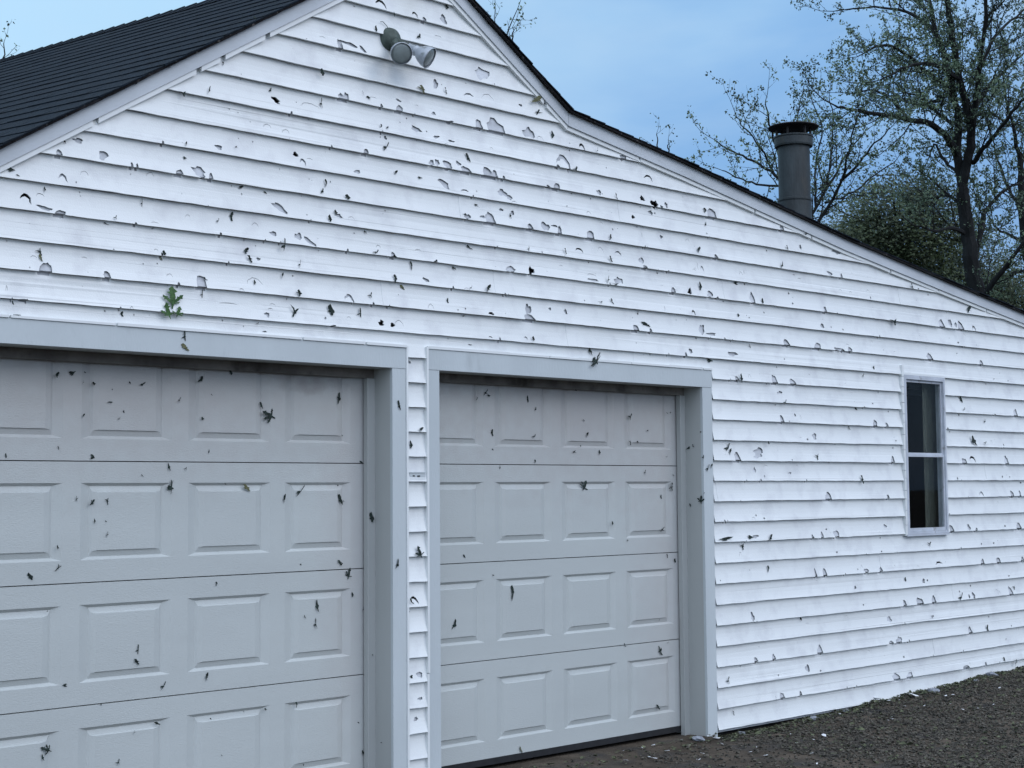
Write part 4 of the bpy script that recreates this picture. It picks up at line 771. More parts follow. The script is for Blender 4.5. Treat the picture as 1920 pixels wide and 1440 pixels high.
# ------------------------------------------------------------------ torn leaves stuck to siding, doors and trim
def scrap_mesh(kind, seed):
    r = random.Random(seed)
    if kind == 'M':      # lobed maple leaf, one or two lobes torn off
        lobes = [(90, 1.0, .17), (54, .78, .15), (127, .72, .15), (16, .48, .12), (160, .42, .12)]
        drop = r.choice([None, 1, 2, 3, 4]); P = []
        lo = sorted([l for i, l in enumerate(lobes) if i != drop], key=lambda l: l[0])
        P.append((.03, -.32)); P.append((.05, -.02))
        for a, ln, wd in lo:
            ln *= r.uniform(.8, 1.1)
            for da, q in ((-17, .36), (-9, .52), (-17, .66), (-7, .70), (-9, .84), (0, 1.0), (5, .84), (14, .72), (7, .62), (16, .40)):
                t = R(a+da); P.append((math.cos(t)*ln*q, math.sin(t)*ln*q))
        P.append((-.05, -.02)); P.append((-.02, -.32))
    else:
        nl = r.randint(2, 4); n = nl*4+2; P = []; base = r.uniform(.12, .24)
        spikes = [(r.uniform(0, 6.28), r.uniform(.45, 1.0), r.uniform(.25, .5)) for _ in range(nl)]
        spikes[0] = (r.choice((1.35, 1.8)), 1.0, .35); spikes[1] = (spikes[0][0]+3.14+r.uniform(-.5, .5), r.uniform(.6, 1), .3)
        n = 26
        for i in range(n):
            a = 2*math.pi*i/n; q = base
            for sa, sl, sw in spikes:
                dd = abs((a-sa+math.pi) % (2*math.pi)-math.pi); q = max(q, sl*math.exp(-(dd/sw)**1.3))
            q *= r.uniform(.80, 1.15); P.append((math.cos(a)*q, math.sin(a)*q))
    xs = [p[0] for p in P]; zs = [p[1] for p in P]
    cx, cz, sx, sz = (min(xs)+max(xs))/2, (min(zs)+max(zs))/2, max(xs)-min(xs), max(zs)-min(zs)
    P = [((x-cx)/sx, (z-cz)/sz) for x, z in P]
    V_ = [Vector(p) for p in P]; n = len(P); rv, re, rf, *_ = delaunay_2d_cdt(V_, [(i, (i+1) % n) for i in range(n)], [], 0, 1e-5)
    fs = []
    for f in rf:
        cx = sum(rv[i][0] for i in f)/len(f); cz = sum(rv[i][1] for i in f)/len(f)
        if in_poly(cx, cz, P): 
            area = sum(rv[f[i]][0]*rv[f[(i+1) % len(f)]][1]-rv[f[(i+1) % len(f)]][0]*rv[f[i]][1] for i in range(len(f))); fs.append(tuple(f) if area > 0 else tuple(reversed(f)))
    curl = r.uniform(.6, 1.6); ph = r.uniform(0, 6)
    yy = lambda x, z: -(.0012 + .0045*curl*(abs(math.sin(ph+3*x+2*z))**2))
    me = bpy.data.meshes.new('leaf'); k = len(rv)
    vs = [(x, yy(x, z), z) for x, z in rv]+[(x, yy(x, z)+.0007, z) for x, z in rv]
    me.from_pydata(vs, [], fs+[tuple(reversed([i+k for i in f])) for f in fs]); me.update(); return me
LM = {}
for kind, mats in (('L', 'scrap'), ('M', 'scrap'), ('G', 'scrapolive'), ('N', 'scrapgreen')):
    for i in range(16 if kind == 'L' else 5):
        me = scrap_mesh('M' if kind in 'MN' else 'L', i*7+ord(kind)); me.materials.append(M[mats]); LM[(kind, i)] = me
items = []
for i, (reg, t, a, z, wd, h, rot) in enumerate(MARKS):
    if t not in 'LMGt' or (t == 't' and reg == 'S'): continue
    items.append((reg, t, a, z, wd, h, rot, i))
def ordw(n):
    W = ['first','second','third','fourth','fifth','sixth','seventh','eighth','ninth','tenth','eleventh','twelfth','thirteenth','fourteenth','fifteenth','sixteenth','seventeenth','eighteenth','nineteenth','twentieth']
    if n < 20: return W[n]
    tens = ['twenty', 'thirty', 'forty', 'fifty', 'sixty', 'seventy', 'eighty']; q, u = divmod(n+1, 10)
    return tens[q-2][:-1]+'ieth' if u == 0 else tens[q-2]+'-'+W[u-1]
def where(reg, a, z):
    if reg == 'S': k = course(z); return ('S', k), '%s siding course up' % ordw(k)
    if reg == 'R': return ('R', 0), 'left rake board under the roof'
    if reg in ('K1', 'K2'): return (reg, 0), 'casing of %s garage door' % ('left' if reg == 'K1' else 'right')
    if reg in ('J1', 'J2', 'P1'): s = 'right' if reg == 'J2' else 'left'; return ('J'+s, 0), 'jamb of %s door' % s
    sec = 'top' if z > 1.62 else 'second' if z > 1.087 else 'third' if z > .554 else 'bottom'
    return (reg, sec), '%s section of %s garage door' % (sec, 'left' if reg == 'D1' else 'right')
groups = {}
for it in items:
    k, d = where(it[0], it[2], it[3]); groups.setdefault(k, [d, []])[1].append(it)
for k, (d, L) in sorted(groups.items(), key=lambda q: str(q[0])):
    L.sort(key=lambda q: q[2] if not q[0].startswith(('J', 'P')) else -q[3])
    for idx, (reg, t, a, z, wd, h, rot, i) in enumerate(L):
        kd = 'L' if t == 't' else t
        if reg == 'S' and t == 'M' and a < 4.3: kd = 'N'
        if reg == 'S' and t == 'M' and 5.04 < a < 5.19: kd = 'M'
        me = LM[(kd, i % (16 if kd == 'L' else 5))]
        if kd == 'M' and not rot: rot = (i*47) % 140 - 70
        base = 'maple_leaf' if kd in 'MN' else 'leaf_scrap'
        o = bpy.data.objects.new(base, me); scene.collection.objects.link(o)
        sy = 1.0
        if reg == 'S':
            zl = z-h/2; y = yface(zl) if course(zl) == course(z) else YB
            y = min(y, yface(z))-.0024
            if course(z+h/2) != course(z): y = YB-.0035
            if any(x0_-.02 < a < x1_+.02 and z0_ < z < z1_+.02 for x0_, x1_, z0_, z1_ in HOLES[:2]): y = -.030
            loc = (a, y, z); o.rotation_euler = (0, R(-rot), 0)
        elif reg == 'R': loc = (a, -.0375, z); o.rotation_euler = (0, R(-rot), 0)
        elif reg[0] == 'K': loc = (a, -.0225, z); o.rotation_euler = (0, R(-rot), 0)
        elif reg[0] == 'D': loc = (a, YD-.0015, z); o.rotation_euler = (0, R(-rot), 0)
        elif reg[0] == 'P': loc = (a, .1200, z)
        else:
            xx = O1[1]-.001 if reg == 'J1' else O2[1]-.001; loc = (xx, a, z); o.rotation_euler = (0, 0, R(-90))
        o.location = loc; o.scale = (wd*1.15*(-1 if i % 2 else 1), 1, h*1.08)
        mx = max(wd, h); size = 'tiny' if mx < .014 else 'small' if mx < .028 else 'larger' if mx < .05 else 'big'
        if h > 3*wd: size += ' narrow'
        col = {'N': 'green', 'G': 'olive'}.get(kd, 'dark')
        what = 'lobed maple leaf' if kd in 'MN' else 'leaf scrap'
        if len(L) == 1: lab = '%s %s %s, the only one on %s' % (size, col, what, d)
        elif True: lab = '%s %s %s, %s from %s on %s' % (size, col, what, ordw(idx), 'top' if reg[0] in 'JP' else 'left', d)
        tag(o, lab, 'leaf', 'torn leaves stuck to the garage front')

# ------------------------------------------------------------------ ground
def gh(x, y):
    s = min(max((x-7.4)/4.2, 0), 1); s = s*s*(3-2*s)
    near = math.exp(-abs(y+.1)*.55)
    z = -.050 + .108*s*near + .03*min(max((x-7.5)/6, 0), 1)*(1-near)
    if x < 7.5: z = -.048 if y < -.05 else -.028
    if y > .1: z = min(z, -.03)
    return z
def gz(x, y): return gh(x, y) + (.020*max(0, 1+y/.22)*noise.noise((x*4.1, 3, 0)) if x > 7.9 and y < 0 else 0) + (.010*noise.noise((x*2.3, y*2.3, 0)) + .006*noise.noise((x*9, y*9, 1)))*(1 if x > 7.45 and y < .05 else .25)
def axis(a, b, fine, lo, hi):
    v = [a+fine*i for i in range(int((b-a)/fine)+1)]; s = fine; L = v[0]; pre = []
    while L > lo: s *= 1.45; L -= s; pre.append(max(L, lo))
    s = fine; H = v[-1]; post = []
    while H < hi: s *= 1.45; H += s; post.append(min(H, hi))
    return pre[::-1]+v+post
gx = axis(5.0, 13, .05, -500, 900); gy = axis(-3.2, .3, .05, -500, 900)
gv = [(x, y, gz(x, y) if (4 < x < 14 and -4 < y < .4) else -.06) for y in gy for x in gx]; nx_ = len(gx)
gf = [(j*nx_+i, j*nx_+i+1, (j+1)*nx_+i+1, (j+1)*nx_+i) for j in range(len(gy)-1) for i in range(nx_-1)]
ground = mesh('ground', gv, gf, M['ground'], smooth=True); tag(ground, 'dark packed dirt and gravel in front of the garage', 'ground', kind='structure')
# gravel bank along the right half of the wall
def lump(b, x, y, z, s, r):
    k = len(b.v); ax = Vector((r.uniform(-1,1), r.uniform(-1,1), r.uniform(-1,1))).normalized(); q = Matrix.Rotation(r.uniform(0, 6.28), 3, ax)
    base = [(1,0,0),(-1,0,0),(0,1,0),(0,-1,0),(0,0,1),(0,0,-1)]
    sc = Vector((s*r.uniform(.6,1.3), s*r.uniform(.6,1.3), s*r.uniform(.5,.9)))
    for p in base:
        v = q @ Vector(p); b.v.append((x+v.x*sc.x*r.uniform(.7,1.2), y+v.y*sc.y*r.uniform(.7,1.2), z+v.z*sc.z*r.uniform(.7,1.2)))
    for f in ((0,2,4),(2,1,4),(1,3,4),(3,0,4),(2,0,5),(1,2,5),(3,1,5),(0,3,5)): b.f.append(tuple(k+i for i in f))
r = random.Random(21); b = MB()
def gmask(x, y):        # where the loose gravel lies: beyond the right casing, thinning out on the drive
    return x > 7.50 + .22*noise.noise((x*1.5, y*2.2, 5)) + .10*min(0, y+.4)
for _ in range(48000):
    x = r.uniform(6.6, 13.2) if r.random() < .97 else r.uniform(5, 7); y = -r.random()*2.7-.01
    if not gmask(x, y) and r.random() > .30: continue
    s = r.choice((.004, .006, .008, .010, .014)) if x < 11 else r.choice((.009, .012, .018))
    lump(b, x, y, gz(x, y)+s*r.uniform(.1, .7), s, r)
b.build('gravel', M['stone']); tag(bpy.data.objects['gravel'], 'dark gravel and mulch banked against the foot of the right wall', 'gravel', kind='stuff')
b = MB()
for _ in range(13000):
    x = r.uniform(5.6, 14); y = -r.random()*3.2-.01 if r.random() < .72 else -abs(r.gauss(0, .08))-.012
    if not gmask(x, y) and r.random() > .30: continue
    s = r.uniform(.005, .014)*(1.9 if r.random() < .10 else 1); z = gz(x, y)+.012; a = r.uniform(0, 6.28); ca, sa = math.cos(a), math.sin(a); k = len(b.v)
    t1, t2 = r.uniform(-.7, .9), r.uniform(-.3, .9)
    for u, v, h_ in ((-1, 0, 0), (0, -.5, t1), (1, 0, .2*t2), (0, .5, t2)): b.v.append((x+(u*ca-v*sa)*s, y+(u*sa+v*ca)*s, z+h_*s*.8))
    b.f.append((k, k+1, k+2, k+3))
b.build('leaf_litter', M['litter']); tag(bpy.data.objects['leaf_litter'], 'shredded leaves strewn over the gravel', 'leaves', kind='stuff')
SH = [('shard', 6.801, -0.03, 0.0238), ('shard', 6.636, -0.03, 0.0323), ('shard', 6.472, -0.199, 0.0562), ('shard', 6.902, -0.03, 0.0332), ('shard', 6.678, -0.192, 0.0229), ('shard', 6.639, -0.26, 0.0454), ('shard', 7.161, -0.03, 0.0219), ('shard', 6.891, -0.142, 0.0351), ('shard', 7.929, -0.505, 0.0647), ('shard', 7.159, -0.643, 0.0324), ('shard', 7.2, -0.505, 0.0257), ('shard', 6.938, -0.365, 0.0635), ('shard', 7.641, -0.509, 0.017), ('shard', 9.684, -0.3, 0.0433), ('shard', 9.758, -0.311, 0.0377), ('shard', 9.523, -0.138, 0.0947), ('shard', 9.211, -0.269, 0.0195), ('shard', 9.295, -0.367, 0.0195), ('shard', 10.399, -0.033, 0.0338), ('shard', 9.244, -0.03, 0.0855), ('shard', 8.568, -0.172, 0.032), ('shard', 9.483, -0.451, 0.0198), ('shard', 7.401, -0.787, 0.0257), ('shard', 7.423, -0.079, 0.0613), ('shard', 7.139, -1.007, 0.027), ('shard', 9.276, -0.102, 0.0311), ('shard', 8.654, -0.05, 0.0191), ('shard', 10.215, -0.346, 0.0125), ('shard', 7.379, -0.05, 0.025), ('shard', 8.257, -0.084, 0.0127), ('shard', 10.196, -0.406, 0.017), ('shard', 7.521, -0.05, 0.0135), ('shard', 9.383, -0.117, 0.0125), ('shard', 8.69, -0.1, 0.0319), ('shard', 7.318, -0.204, 0.0243), ('shard', 7.806, -0.516, 0.0191), ('shard', 7.782, -0.135, 0.011), ('shard', 8.475, -0.075, 0.0292), ('shard', 9.577, -0.384, 0.0124), ('shard', 7.965, -0.05, 0.0146), ('shard', 7.369, -0.423, 0.0124), ('shard', 6.81, -0.447, 0.0192), ('shard', 10.252, -0.397, 0.0331), ('shard', 8.727, -0.474, 0.0262), ('shard', 8.856, -0.05, 0.0157), ('shard', 9.344, -0.622, 0.0311), ('shard', 7.863, -0.304, 0.0257), ('shard', 8.67, -0.484, 0.0216), ('shard', 8.823, -0.415, 0.0166), ('shard', 9.456, -0.674, 0.013), ('shard', 9.618, -0.697, 0.0261), ('shard', 6.812, -0.429, 0.0116), ('stone', 7.295, -0.045, 0.1061), ('stone', 9.864, -0.094, 0.1367), ('stone', 10.745, -0.065, 0.1286), ('stone', 8.475, -0.045, 0.1029), ('stone', 8.845, -0.045, 0.0753), ('stone', 7.726, -0.045, 0.0824), ('stone', 11.311, -0.045, 0.0895), ('stone', 10.469, -0.088, 0.0672), ('twig', 7.777, -0.28, 0.0883), ('twig', 8.555, -0.188, 0.0472)]
sh_sorted = {}
for kind, x, y, wd in SH: sh_sorted.setdefault(kind, []).append((x, y, wd))
for kind, L in sh_sorted.items():
    L.sort()
    for idx, (x, y, wd) in enumerate(L):
        rr = random.Random(idx*3+len(kind)); b = MB(); z = gz(x, y)
        if kind == 'shard':
            n = rr.randint(5, 7); a0 = rr.uniform(0, 6.28); th = rr.uniform(0, 3.14); el = rr.uniform(.28, .6); P = []
            for i in range(n):
                a = 2*math.pi*i/n; q = rr.uniform(.7, 1.1); u, v = math.cos(a)*wd/2*q, math.sin(a)*wd/2*el*q; P.append((u*math.cos(th)-v*math.sin(th), u*math.sin(th)+v*math.cos(th)))
            tl = rr.uniform(-.35, .35); tl2 = rr.uniform(-.3, .3); k = n
            lift = wd*.16+.008
            b.v = [(x+u, y+v, z+lift+u*tl+v*tl2+abs(u)*.2) for u, v in P]+[(x+u, y+v, z+lift-.0014+u*tl+v*tl2+abs(u)*.2) for u, v in P]
            b.f = [tuple(range(n)), tuple(range(2*n-1, n-1, -1))]+[((i+1) % n, i, i+n, (i+1) % n+n) for i in range(n)]
            o = b.build('siding_shard', M['shard'], None, origin=(x, y, z)); tag(o, 'white chip of broken siding on the ground, %s from the left' % ordw(idx), 'siding chip', 'chips of broken siding on the ground')
        elif kind == 'stone':
            bm = bmesh.new(); bmesh.ops.create_icosphere(bm, subdivisions=3, radius=1)
            for v in bm.verts:
                d_ = 1+.35*noise.noise(v.co*1.3+Vector((idx*5, 0, 0)))+.12*noise.noise(v.co*4+Vector((idx, 3, 0)))
                v.co = Vector((v.co.x*wd/2*d_, v.co.y*wd*.32*d_, v.co.z*wd*.17*d_))
            me = bpy.data.meshes.new('stone'); bm.to_mesh(me); bm.free(); me.materials.append(M['palestone'])
            o = bpy.data.objects.new('stone', me); scene.collection.objects.link(o); o.location = (x, y, z+wd*.03); o.rotation_euler = (rr.uniform(-.2, .2), rr.uniform(-.2, .2), rr.uniform(-.4, .4))
            tag(o, 'pale grey flat stone at the wall foot, %s from the left' % ordw(idx), 'stone', 'pale stones along the foot of the wall')
        else:
            L2 = wd; a = rr.uniform(-.9, .2); b.tube([(x-L2/2*math.cos(a), y-L2/2*math.sin(a), z+.012), (x, y+.004, z+.018), (x+L2/2*math.cos(a), y+L2/2*math.sin(a), z+.012)], [.0035, .004, .002], 6)
            o = b.build('twig', M['twigwood'], None, origin=(x, y, z)); tag(o, 'pale broken twig on the gravel, %s from the left' % ordw(idx), 'twig', 'twigs on the gravel')

# ------------------------------------------------------------------ trees
TREES = {
'maple': [(0.165, 0.12, [(27.27, 9.18, 4.31), (27.19, 9.18, 5.14), (27.06, 9.22, 5.97), (26.97, 9.24, 6.69), (26.89, 9.26, 7.29)]), (0.1, 0.028, [(26.89, 9.26, 7.29), (26.88, 9.34, 7.96), (26.97, 9.34, 8.6), (26.97, 9.42, 9.15), (26.96, 9.62, 10.05), (27.03, 9.89, 10.88), (27.02, 10.07, 11.9)]), (0.1, 0.042, [(26.89, 9.26, 7.29), (26.86, 9.09, 7.81), (26.79, 8.98, 8.3), (26.61, 8.96, 8.79), (26.41, 8.97, 9.33), (26.2, 8.96, 9.97), (25.92, 8.89, 10.62), (25.74, 8.85, 11.4)]), (0.07, 0.03, [(26.79, 8.99, 8.25), (26.47, 8.69, 8.77), (26.13, 8.41, 9.27), (25.81, 8.1, 9.9), (25.45, 7.8, 10.85)]), (0.075, 0.018, [(26.88, 9.34, 7.94), (26.27, 9.21, 8.18), (25.6, 9.15, 8.33), (24.83, 9.19, 8.31), (24.06, 9.37, 8.3), (23.61, 9.53, 8.33), (23.28, 9.7, 8.39)]), (0.055, 0.015, [(26.99, 9.41, 9.07), (26.33, 9.32, 9.29), (25.65, 9.4, 9.5), (25.06, 9.4, 9.68), (24.42, 9.45, 9.67), (24.04, 9.56, 9.47)]), (0.05, 0.014, [(26.94, 9.52, 9.86), (27.13, 9.96, 10.67), (27.09, 10.5, 11.12), (27.04, 11.22, 11.39), (26.77, 11.75, 11.39)]), (0.05, 0.014, [(26.52, 9.01, 9.31), (25.74, 8.91, 9.35), (25.04, 8.89, 9.34), (24.38, 8.99, 9.12), (23.93, 9.16, 8.87)]), (0.055, 0.014, [(26.94, 9.03, 7.76), (26.56, 8.53, 7.98), (26.34, 8.02, 8.29), (26.17, 7.6, 8.56), (26.07, 7.12, 8.85)]), (0.05, 0.012, [(26.54, 8.77, 8.64), (27.24, 8.87, 9.2), (28.13, 8.94, 9.8), (28.79, 8.81, 10.28)]), (0.04, 0.012, [(26.14, 8.38, 9.42), (26.86, 8.46, 10.09), (27.69, 8.44, 10.68), (28.13, 8.27, 11.0)]), (0.06, 0.015, [(27.1, 9.2, 5.76), (27.66, 9.29, 6.57), (28.05, 9.42, 7.0), (28.41, 9.33, 7.33), (28.84, 9.16, 7.61), (29.34, 8.95, 7.72)]), (0.07, 0.02, [(27.21, 9.18, 4.93), (26.89, 8.6, 5.44), (26.74, 8.16, 5.81), (26.79, 7.79, 6.27)]), (0.05, 0.012, [(26.99, 9.26, 6.38), (26.33, 9.18, 6.42), (25.72, 9.22, 6.32), (25.16, 9.34, 6.39)]), (0.045, 0.012, [(26.92, 9.27, 6.95), (27.12, 9.74, 7.26), (27.25, 10.17, 7.26), (27.27, 10.54, 7.56)]), (0.035, 0.012, [(26.94, 9.33, 7.54), (27.14, 9.79, 7.96), (27.17, 10.0, 8.33), (27.26, 10.22, 8.05)]), (0.045, 0.012, [(26.96, 9.35, 8.55), (27.29, 9.96, 8.93), (27.53, 10.52, 9.46), (27.6, 11.12, 9.7)]), (0.04, 0.012, [(26.94, 9.44, 9.26), (27.35, 10.02, 9.23), (27.67, 10.67, 9.35), (27.79, 11.36, 9.67)]), (0.035, 0.01, [(24.83, 9.19, 8.31), (24.82, 9.45, 8.68), (24.73, 9.79, 8.94), (24.52, 10.12, 8.91)]), (0.04, 0.012, [(26.64, 8.95, 8.64), (27.7, 9.03, 8.83), (28.66, 9.09, 8.72)])], 
'slender': [(0.068, 0.056, [(22.38, 9.62, 5.17), (22.32, 9.62, 5.82), (22.22, 9.67, 6.19)]), (0.037, 0.01, [(22.22, 9.67, 6.19), (22.11, 10.01, 6.79), (22.09, 10.27, 7.1), (22.0, 10.61, 7.35), (21.89, 10.98, 7.57), (21.81, 11.3, 7.81)]), (0.031, 0.008, [(22.22, 9.67, 6.29), (21.72, 9.66, 6.97), (21.37, 9.68, 7.46), (21.12, 9.59, 7.89), (21.0, 9.55, 8.05)]), (0.031, 0.008, [(22.25, 9.65, 6.1), (22.62, 9.53, 6.65), (23.06, 9.47, 7.23), (23.46, 9.45, 7.67), (23.83, 9.35, 8.0)]), (0.031, 0.008, [(22.3, 9.63, 5.91), (22.31, 9.15, 6.46), (22.19, 8.82, 6.81), (22.06, 8.63, 7.13), (21.94, 8.44, 7.45), (21.91, 8.3, 7.74)]), (0.028, 0.008, [(22.23, 8.92, 6.74), (22.19, 8.51, 7.0), (22.21, 8.2, 7.27), (22.22, 7.89, 7.49)]), (0.025, 0.008, [(22.17, 9.83, 6.54), (22.49, 10.28, 7.37), (22.93, 10.34, 8.04), (23.23, 10.42, 8.6)]), (0.025, 0.008, [(22.45, 9.58, 6.4), (22.99, 9.94, 7.29), (23.37, 10.06, 8.06), (23.45, 10.34, 8.72)]), (0.022, 0.008, [(22.07, 10.04, 6.81), (21.36, 10.03, 6.75), (20.89, 10.06, 6.78), (20.45, 10.06, 6.86)]), (0.022, 0.007, [(22.12, 10.24, 7.1), (21.61, 10.14, 7.46), (21.16, 10.13, 7.72), (20.89, 10.1, 7.9)]), (0.022, 0.007, [(22.62, 9.53, 6.65), (23.36, 9.84, 7.52), (23.67, 10.03, 8.3), (23.7, 10.1, 8.76)]), (0.025, 0.008, [(22.48, 9.4, 6.47), (23.27, 9.46, 6.72), (23.94, 9.33, 7.13), (24.38, 9.15, 7.46)])], 
'edge': [(0.12, 0.06, [(30.84, 9.9, 4.58), (30.7, 9.9, 5.95), (30.55, 9.94, 7.09), (30.49, 9.91, 8.0), (30.44, 9.9, 8.57)]), (0.05, 0.012, [(30.44, 9.91, 8.46), (30.04, 9.82, 9.07), (29.61, 9.75, 9.68), (29.37, 9.67, 10.07)]), (0.05, 0.012, [(30.47, 9.9, 8.23), (30.84, 9.88, 9.09), (31.12, 9.81, 9.95)]), (0.045, 0.012, [(30.53, 9.93, 7.32), (30.65, 10.31, 7.97), (30.83, 10.63, 8.63), (30.88, 10.8, 9.26)]), (0.04, 0.012, [(30.6, 9.93, 6.63), (30.0, 9.93, 6.8), (29.43, 9.92, 6.85), (29.07, 9.96, 7.15)]), (0.04, 0.012, [(30.67, 9.91, 6.06), (30.9, 10.38, 6.13), (31.03, 10.71, 5.83), (31.04, 10.85, 5.61)])]}
def rvec(r): return Vector((r.gauss(0,1), r.gauss(0,1), r.gauss(0,1))).normalized()
class Tree:
    def __init__(s, seed, leaf, leaf_n, s1=.42, s2=.2, len1=1.7, len2=.6, rmax=.085):
        s.r = random.Random(seed); s.w = MB(); s.lv = []; s.lf = []; s.leaf = leaf; s.leaf_n = leaf_n; s.s1, s.s2, s.len1, s.len2, s.rmax = s1, s2, len1, len2, rmax
    def smooth(s, pts, sub, jit):
        pts = [Vector(p) for p in pts]; out_ = []
        for i in range(len(pts)-1):
            p0, p1, p2, p3 = pts[max(i-1, 0)], pts[i], pts[i+1], pts[min(i+2, len(pts)-1)]
            for k in range(sub):
                t = k/sub; q = .5*((2*p1)+(p2-p0)*t+(2*p0-5*p1+4*p2-p3)*t*t+(3*p1-p0-3*p2+p3)*t**3)
                if i or k: q = q + rvec(s.r)*jit
                out_.append(q)
        out_.append(pts[-1]); return out_
    def leaves(s, p, d, n):
        r = s.r
        for _ in range(n):
            c = p + rvec(r)*s.leaf*r.uniform(.3, 1.6); a = (rvec(r)+Vector((0, 0, -.5))).normalized(); b_ = a.orthogonal().normalized(); b_ = (b_*math.cos(6*r.random())+a.cross(b_)*math.sin(6*r.random())).normalized()
            L = s.leaf*r.uniform(.6, 1.3); k = len(s.lv)
            s.lv += [c, c+a*L*.45+b_*L*.34, c+a*L, c+a*L*.45-b_*L*.34+a.cross(b_)*L*.15]; s.lf.append((k, k+1, k+2, k+3))
    def twig(s, p, d, L, r0, lvl):
        r = s.r; n = 4 if lvl == 1 else 3; pts = [p]; q = p
        for i in range(n):
            d = (d + rvec(r)*.22 + Vector((0, 0, .10 if lvl == 1 else .16))).normalized(); q = q + d*L/n; pts.append(q)
        rr = [r0*(1-.75*i/n) for i in range(n+1)]; s.w.tube(pts, rr, 4 if lvl == 1 else 3, False)
        if lvl == 1:
            m_ = max(2, int(L/s.s2))
            for i in range(m_):
                t = (i+.6)/m_; j = min(int(t*n), n-1); f_ = t*n-j; a = pts[j].lerp(pts[j+1], f_); dd = (pts[j+1]-pts[j]).normalized()
                pd = (dd*math.cos(R(48))+(dd.cross(rvec(r))).normalized()*math.sin(R(48))).normalized()
                s.twig(a, pd, s.len2*r.uniform(.5, 1.2)*(1-.3*t), max(r0*.5, .004), 2)
            s.leaves(pts[-1], d, s.leaf_n)
        else:
            for i in range(1, n+1):
                if r.random() < .9: s.leaves(pts[i], d, max(1, int(s.leaf_n*(.35+.4*i/n)*r.uniform(.5, 1.6))))
    def limb(s, r0, r1, pts, spawn=True):
        P = s.smooth(pts, 4, .02); n = len(P)-1; rr = [r0+(r1-r0)*i/n for i in range(n+1)]
        s.w.tube(P, rr, 8 if r0 > .06 else 6, False)
        if not spawn: return
        r = s.r; acc = 0; tot = sum((P[i+1]-P[i]).length for i in range(n)); run = 0
        for i in range(n):
            seg = (P[i+1]-P[i]).length; acc += seg; run += seg
            while acc > s.s1:
                acc -= s.s1*r.uniform(.7, 1.3)
                if rr[i] > s.rmax: continue
                d = (P[i+1]-P[i]).normalized(); a = R(r.uniform(32, 68)); pd = (d*math.cos(a)+(d.cross(rvec(r))).normalized()*math.sin(a)).normalized()
                L = s.len1*r.uniform(.45, 1.15)*(1-.45*run/tot)
                s.twig(P[i], pd, L, min(rr[i]*.5, .014), 1)
        s.twig(P[-1], (P[-1]-P[-2]).normalized(), s.len1*.6, r1*.8, 1)
    def finish(s, name, loc, mats, label, cat='tree', group=None):
        t = tag(empty(name, loc), label, cat, group)
        s.w.build('trunk', mats[0], t); mesh('crown', s.lv, s.lf, mats[1], t); return t
def tree_from(key, name, seed, label, leaf, leaf_n, group='trees behind the garage', **kw):
    T = Tree(seed, leaf, leaf_n, **kw); L = TREES[key]
    for i, (r0, r1, pts) in enumerate(L):
        if i == 0:
            b0 = pts[0]; pts = [(b0[0], b0[1], -.2), (b0[0], b0[1], b0[2]*.5)] + list(pts); T.limb(r0*1.25, r1, pts, False)
        else: T.limb(r0, r1, pts)
    p = L[0][2][0]
    T.finish(name, (p[0], p[1], -.1), (M['bark'], M['leafcrown']), label, group=group)
tree_from('maple', 'maple_tree', 1, 'tall dark forked maple tree with small spring leaves at the right edge', .048, 15, s1=.26, s2=.13)
tree_from('slender', 'young_tree', 2, 'slender thin-leaved tree spreading directly behind the flue pipe', .048, 8, s1=.24, s2=.15, len1=1.1, len2=.42)
tree_from('edge', 'leafy_tree', 3, 'lacy tree half cut off by the right edge, behind the maple', .052, 16, s1=.3, s2=.15, len1=1.5)
def dense(name, centre, rad, seed, label, n_cl=330, per=110, leaf=.10, mat='leafdark', wood=True):
    T = Tree(seed, leaf, 4); r = T.r; cx, cy, cz = centre; rx, ry, rz_ = rad
    for _ in range(n_cl):
        d = rvec(r); q = r.random()**.42; lum = 1+.28*noise.noise(d*1.7+Vector((seed, 0, 0)))
        p = Vector((cx+d.x*rx*q*lum, cy+d.y*ry*q*lum, cz+d.z*rz_*q*lum)); sp = r.uniform(.16, .42)
        if p.z < .4: continue
        for _ in range(int(per*r.uniform(.4, 1.3))):
            c = p+Vector((r.gauss(0, sp), r.gauss(0, sp), r.gauss(0, sp*.8))); a = rvec(r); b_ = a.orthogonal().normalized(); L = leaf*r.uniform(.6, 1.3); k = len(T.lv)
            T.lv += [c, c+a*L*.45+b_*L*.36, c+a*L, c+a*L*.45-b_*L*.36]; T.lf.append((k, k+1, k+2, k+3))
    for i in range(7):
        d = rvec(r); d.z = abs(d.z)+.5; e_ = Vector((cx+d.x*rx*.6, cy+d.y*ry*.6, min(cz+d.z*rz_*.55, cz+rz_*.8)))
        T.w.tube([(cx, cy, -.1), (cx+.1*d.x, cy+.1*d.y, cz*.5), (cx+.4*d.x*rx*.5, cy+.4*d.y*ry*.5, cz), e_], [.16, .12, .06, .015], 6, False)
    return T.finish(name, (cx, cy, -.1), (M['bark'], M[mat]), label, group='trees behind the garage')
dense('bushy_tree', (39.11, 18.23, 8.85), (1.90, 1.90, 1.75), 1690, 'dense dark green tree low behind the roof, left of the maple trunk', n_cl=330)
dense('bushy_tree', (46.56, 20.86, 8.19), (2.30, 2.30, 2.20), 1790, 'dense dark tree behind the foot of the maple trunk', n_cl=330)
dense('bushy_tree', (42.37, 22.06, 8.65), (1.60, 1.60, 1.70), 1600, 'smaller dark tree low behind the flue pipe', n_cl=220)
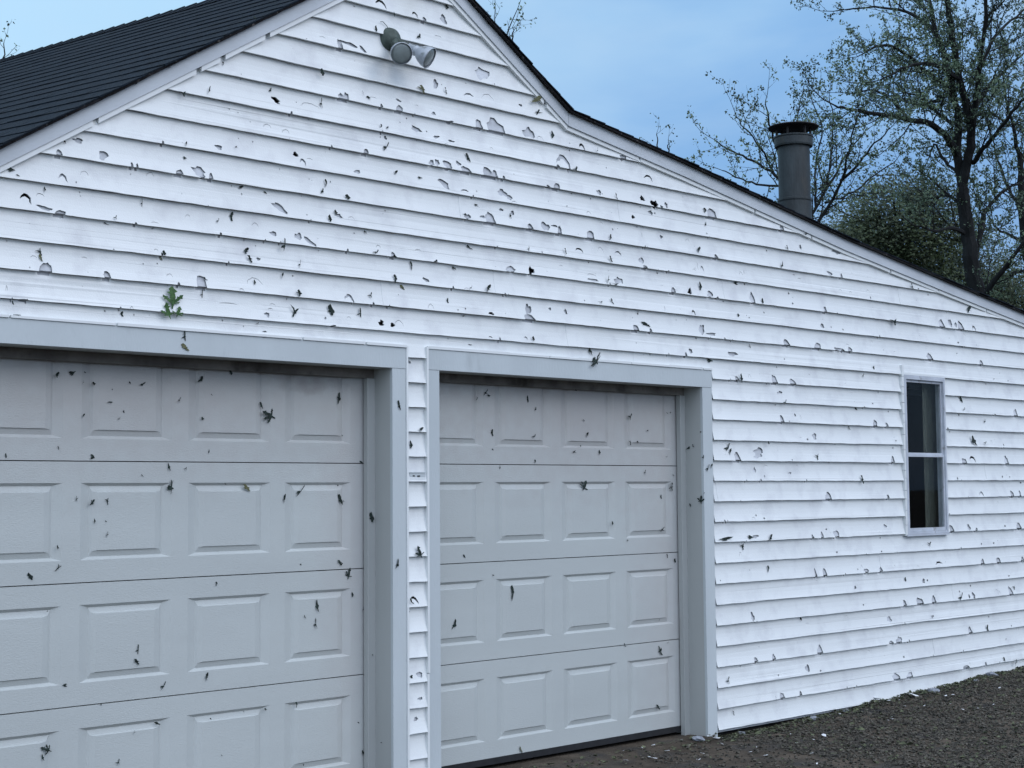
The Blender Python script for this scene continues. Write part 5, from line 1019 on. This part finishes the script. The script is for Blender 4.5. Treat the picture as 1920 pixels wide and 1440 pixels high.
dense('bushy_tree', (50.81, 21.03, 7.42), (2.60, 2.60, 1.90), 1900, 'dark bushy tree low at the right edge of the roof', n_cl=260)
TWIGS = [(17.48, 12.5, 9.73, 1.3, 3, 'leafy treetop twigs above the steep roof slope right of the peak'), (17.71, 12.3, 9.4, 0.55, 1, 'single leafy twig tip just right of the treetop by the peak'), (22.55, 13.31, 8.4, 0.45, 1, 'thin bare twig over the lean-to roof left of the flue, the left one of two'), (22.72, 13.17, 8.27, 0.4, 1, 'thin bare twig over the lean-to roof left of the flue, the right one of two'), (10.64, 16.4, 8.51, 0.6, 1, 'lone thin twig over the dark roof at the far left edge')]
for i, (x, y, z, h_, nb, lab) in enumerate(TWIGS):
    T = Tree(50+i, .05, 2, s1=.22, len1=.55, len2=.22); base = Vector((x, y, z-h_))
    r = T.r
    T.w.tube([(x, y, -.1), (x+.1, y, (z-h_)*.55), tuple(base)], [.10, .07, .035], 6, False)
    for k in range(nb):
        off = Vector(((k-(nb-1)/2)*.42*CR.x*(1 if nb > 1 else 0), (k-(nb-1)/2)*.42*CR.y, h_*r.uniform(.75, 1.05)))
        T.limb(.02, .005, [base, base+off*.4+Vector((0, 0, .1)), base+off])
    T.finish('treetop', (x, y, -.1), (M['bark'], M['leafcrown']), lab, group='bare treetops showing over the roof')

# far-off wood closing the view behind the garage, below the roof line from the photographer's place
r = random.Random(99); fv = []; ff = []
for _ in range(26000):
    a = r.uniform(R(-25), R(100)); d = r.uniform(95, 120); x = math.sin(a)*d+8; y = math.cos(a)*d-6
    hmax = 5.2+1.9*noise.noise((a*9, 0, 0))+1.1*noise.noise((a*31, 3, 0)); z = hmax*r.random()**.7
    c = Vector((x, y, z)); u = rvec(r); v = u.orthogonal().normalized(); L = r.uniform(.3, .75); k = len(fv)
    fv += [c, c+u*L*.45+v*L*.4, c+u*L, c+u*L*.45-v*L*.4]; ff.append((k, k+1, k+2, k+3))
tag(mesh('far_wood', fv, ff, M['leafdark']), 'low dark wood along the horizon behind the garage', 'wood', kind='stuff')
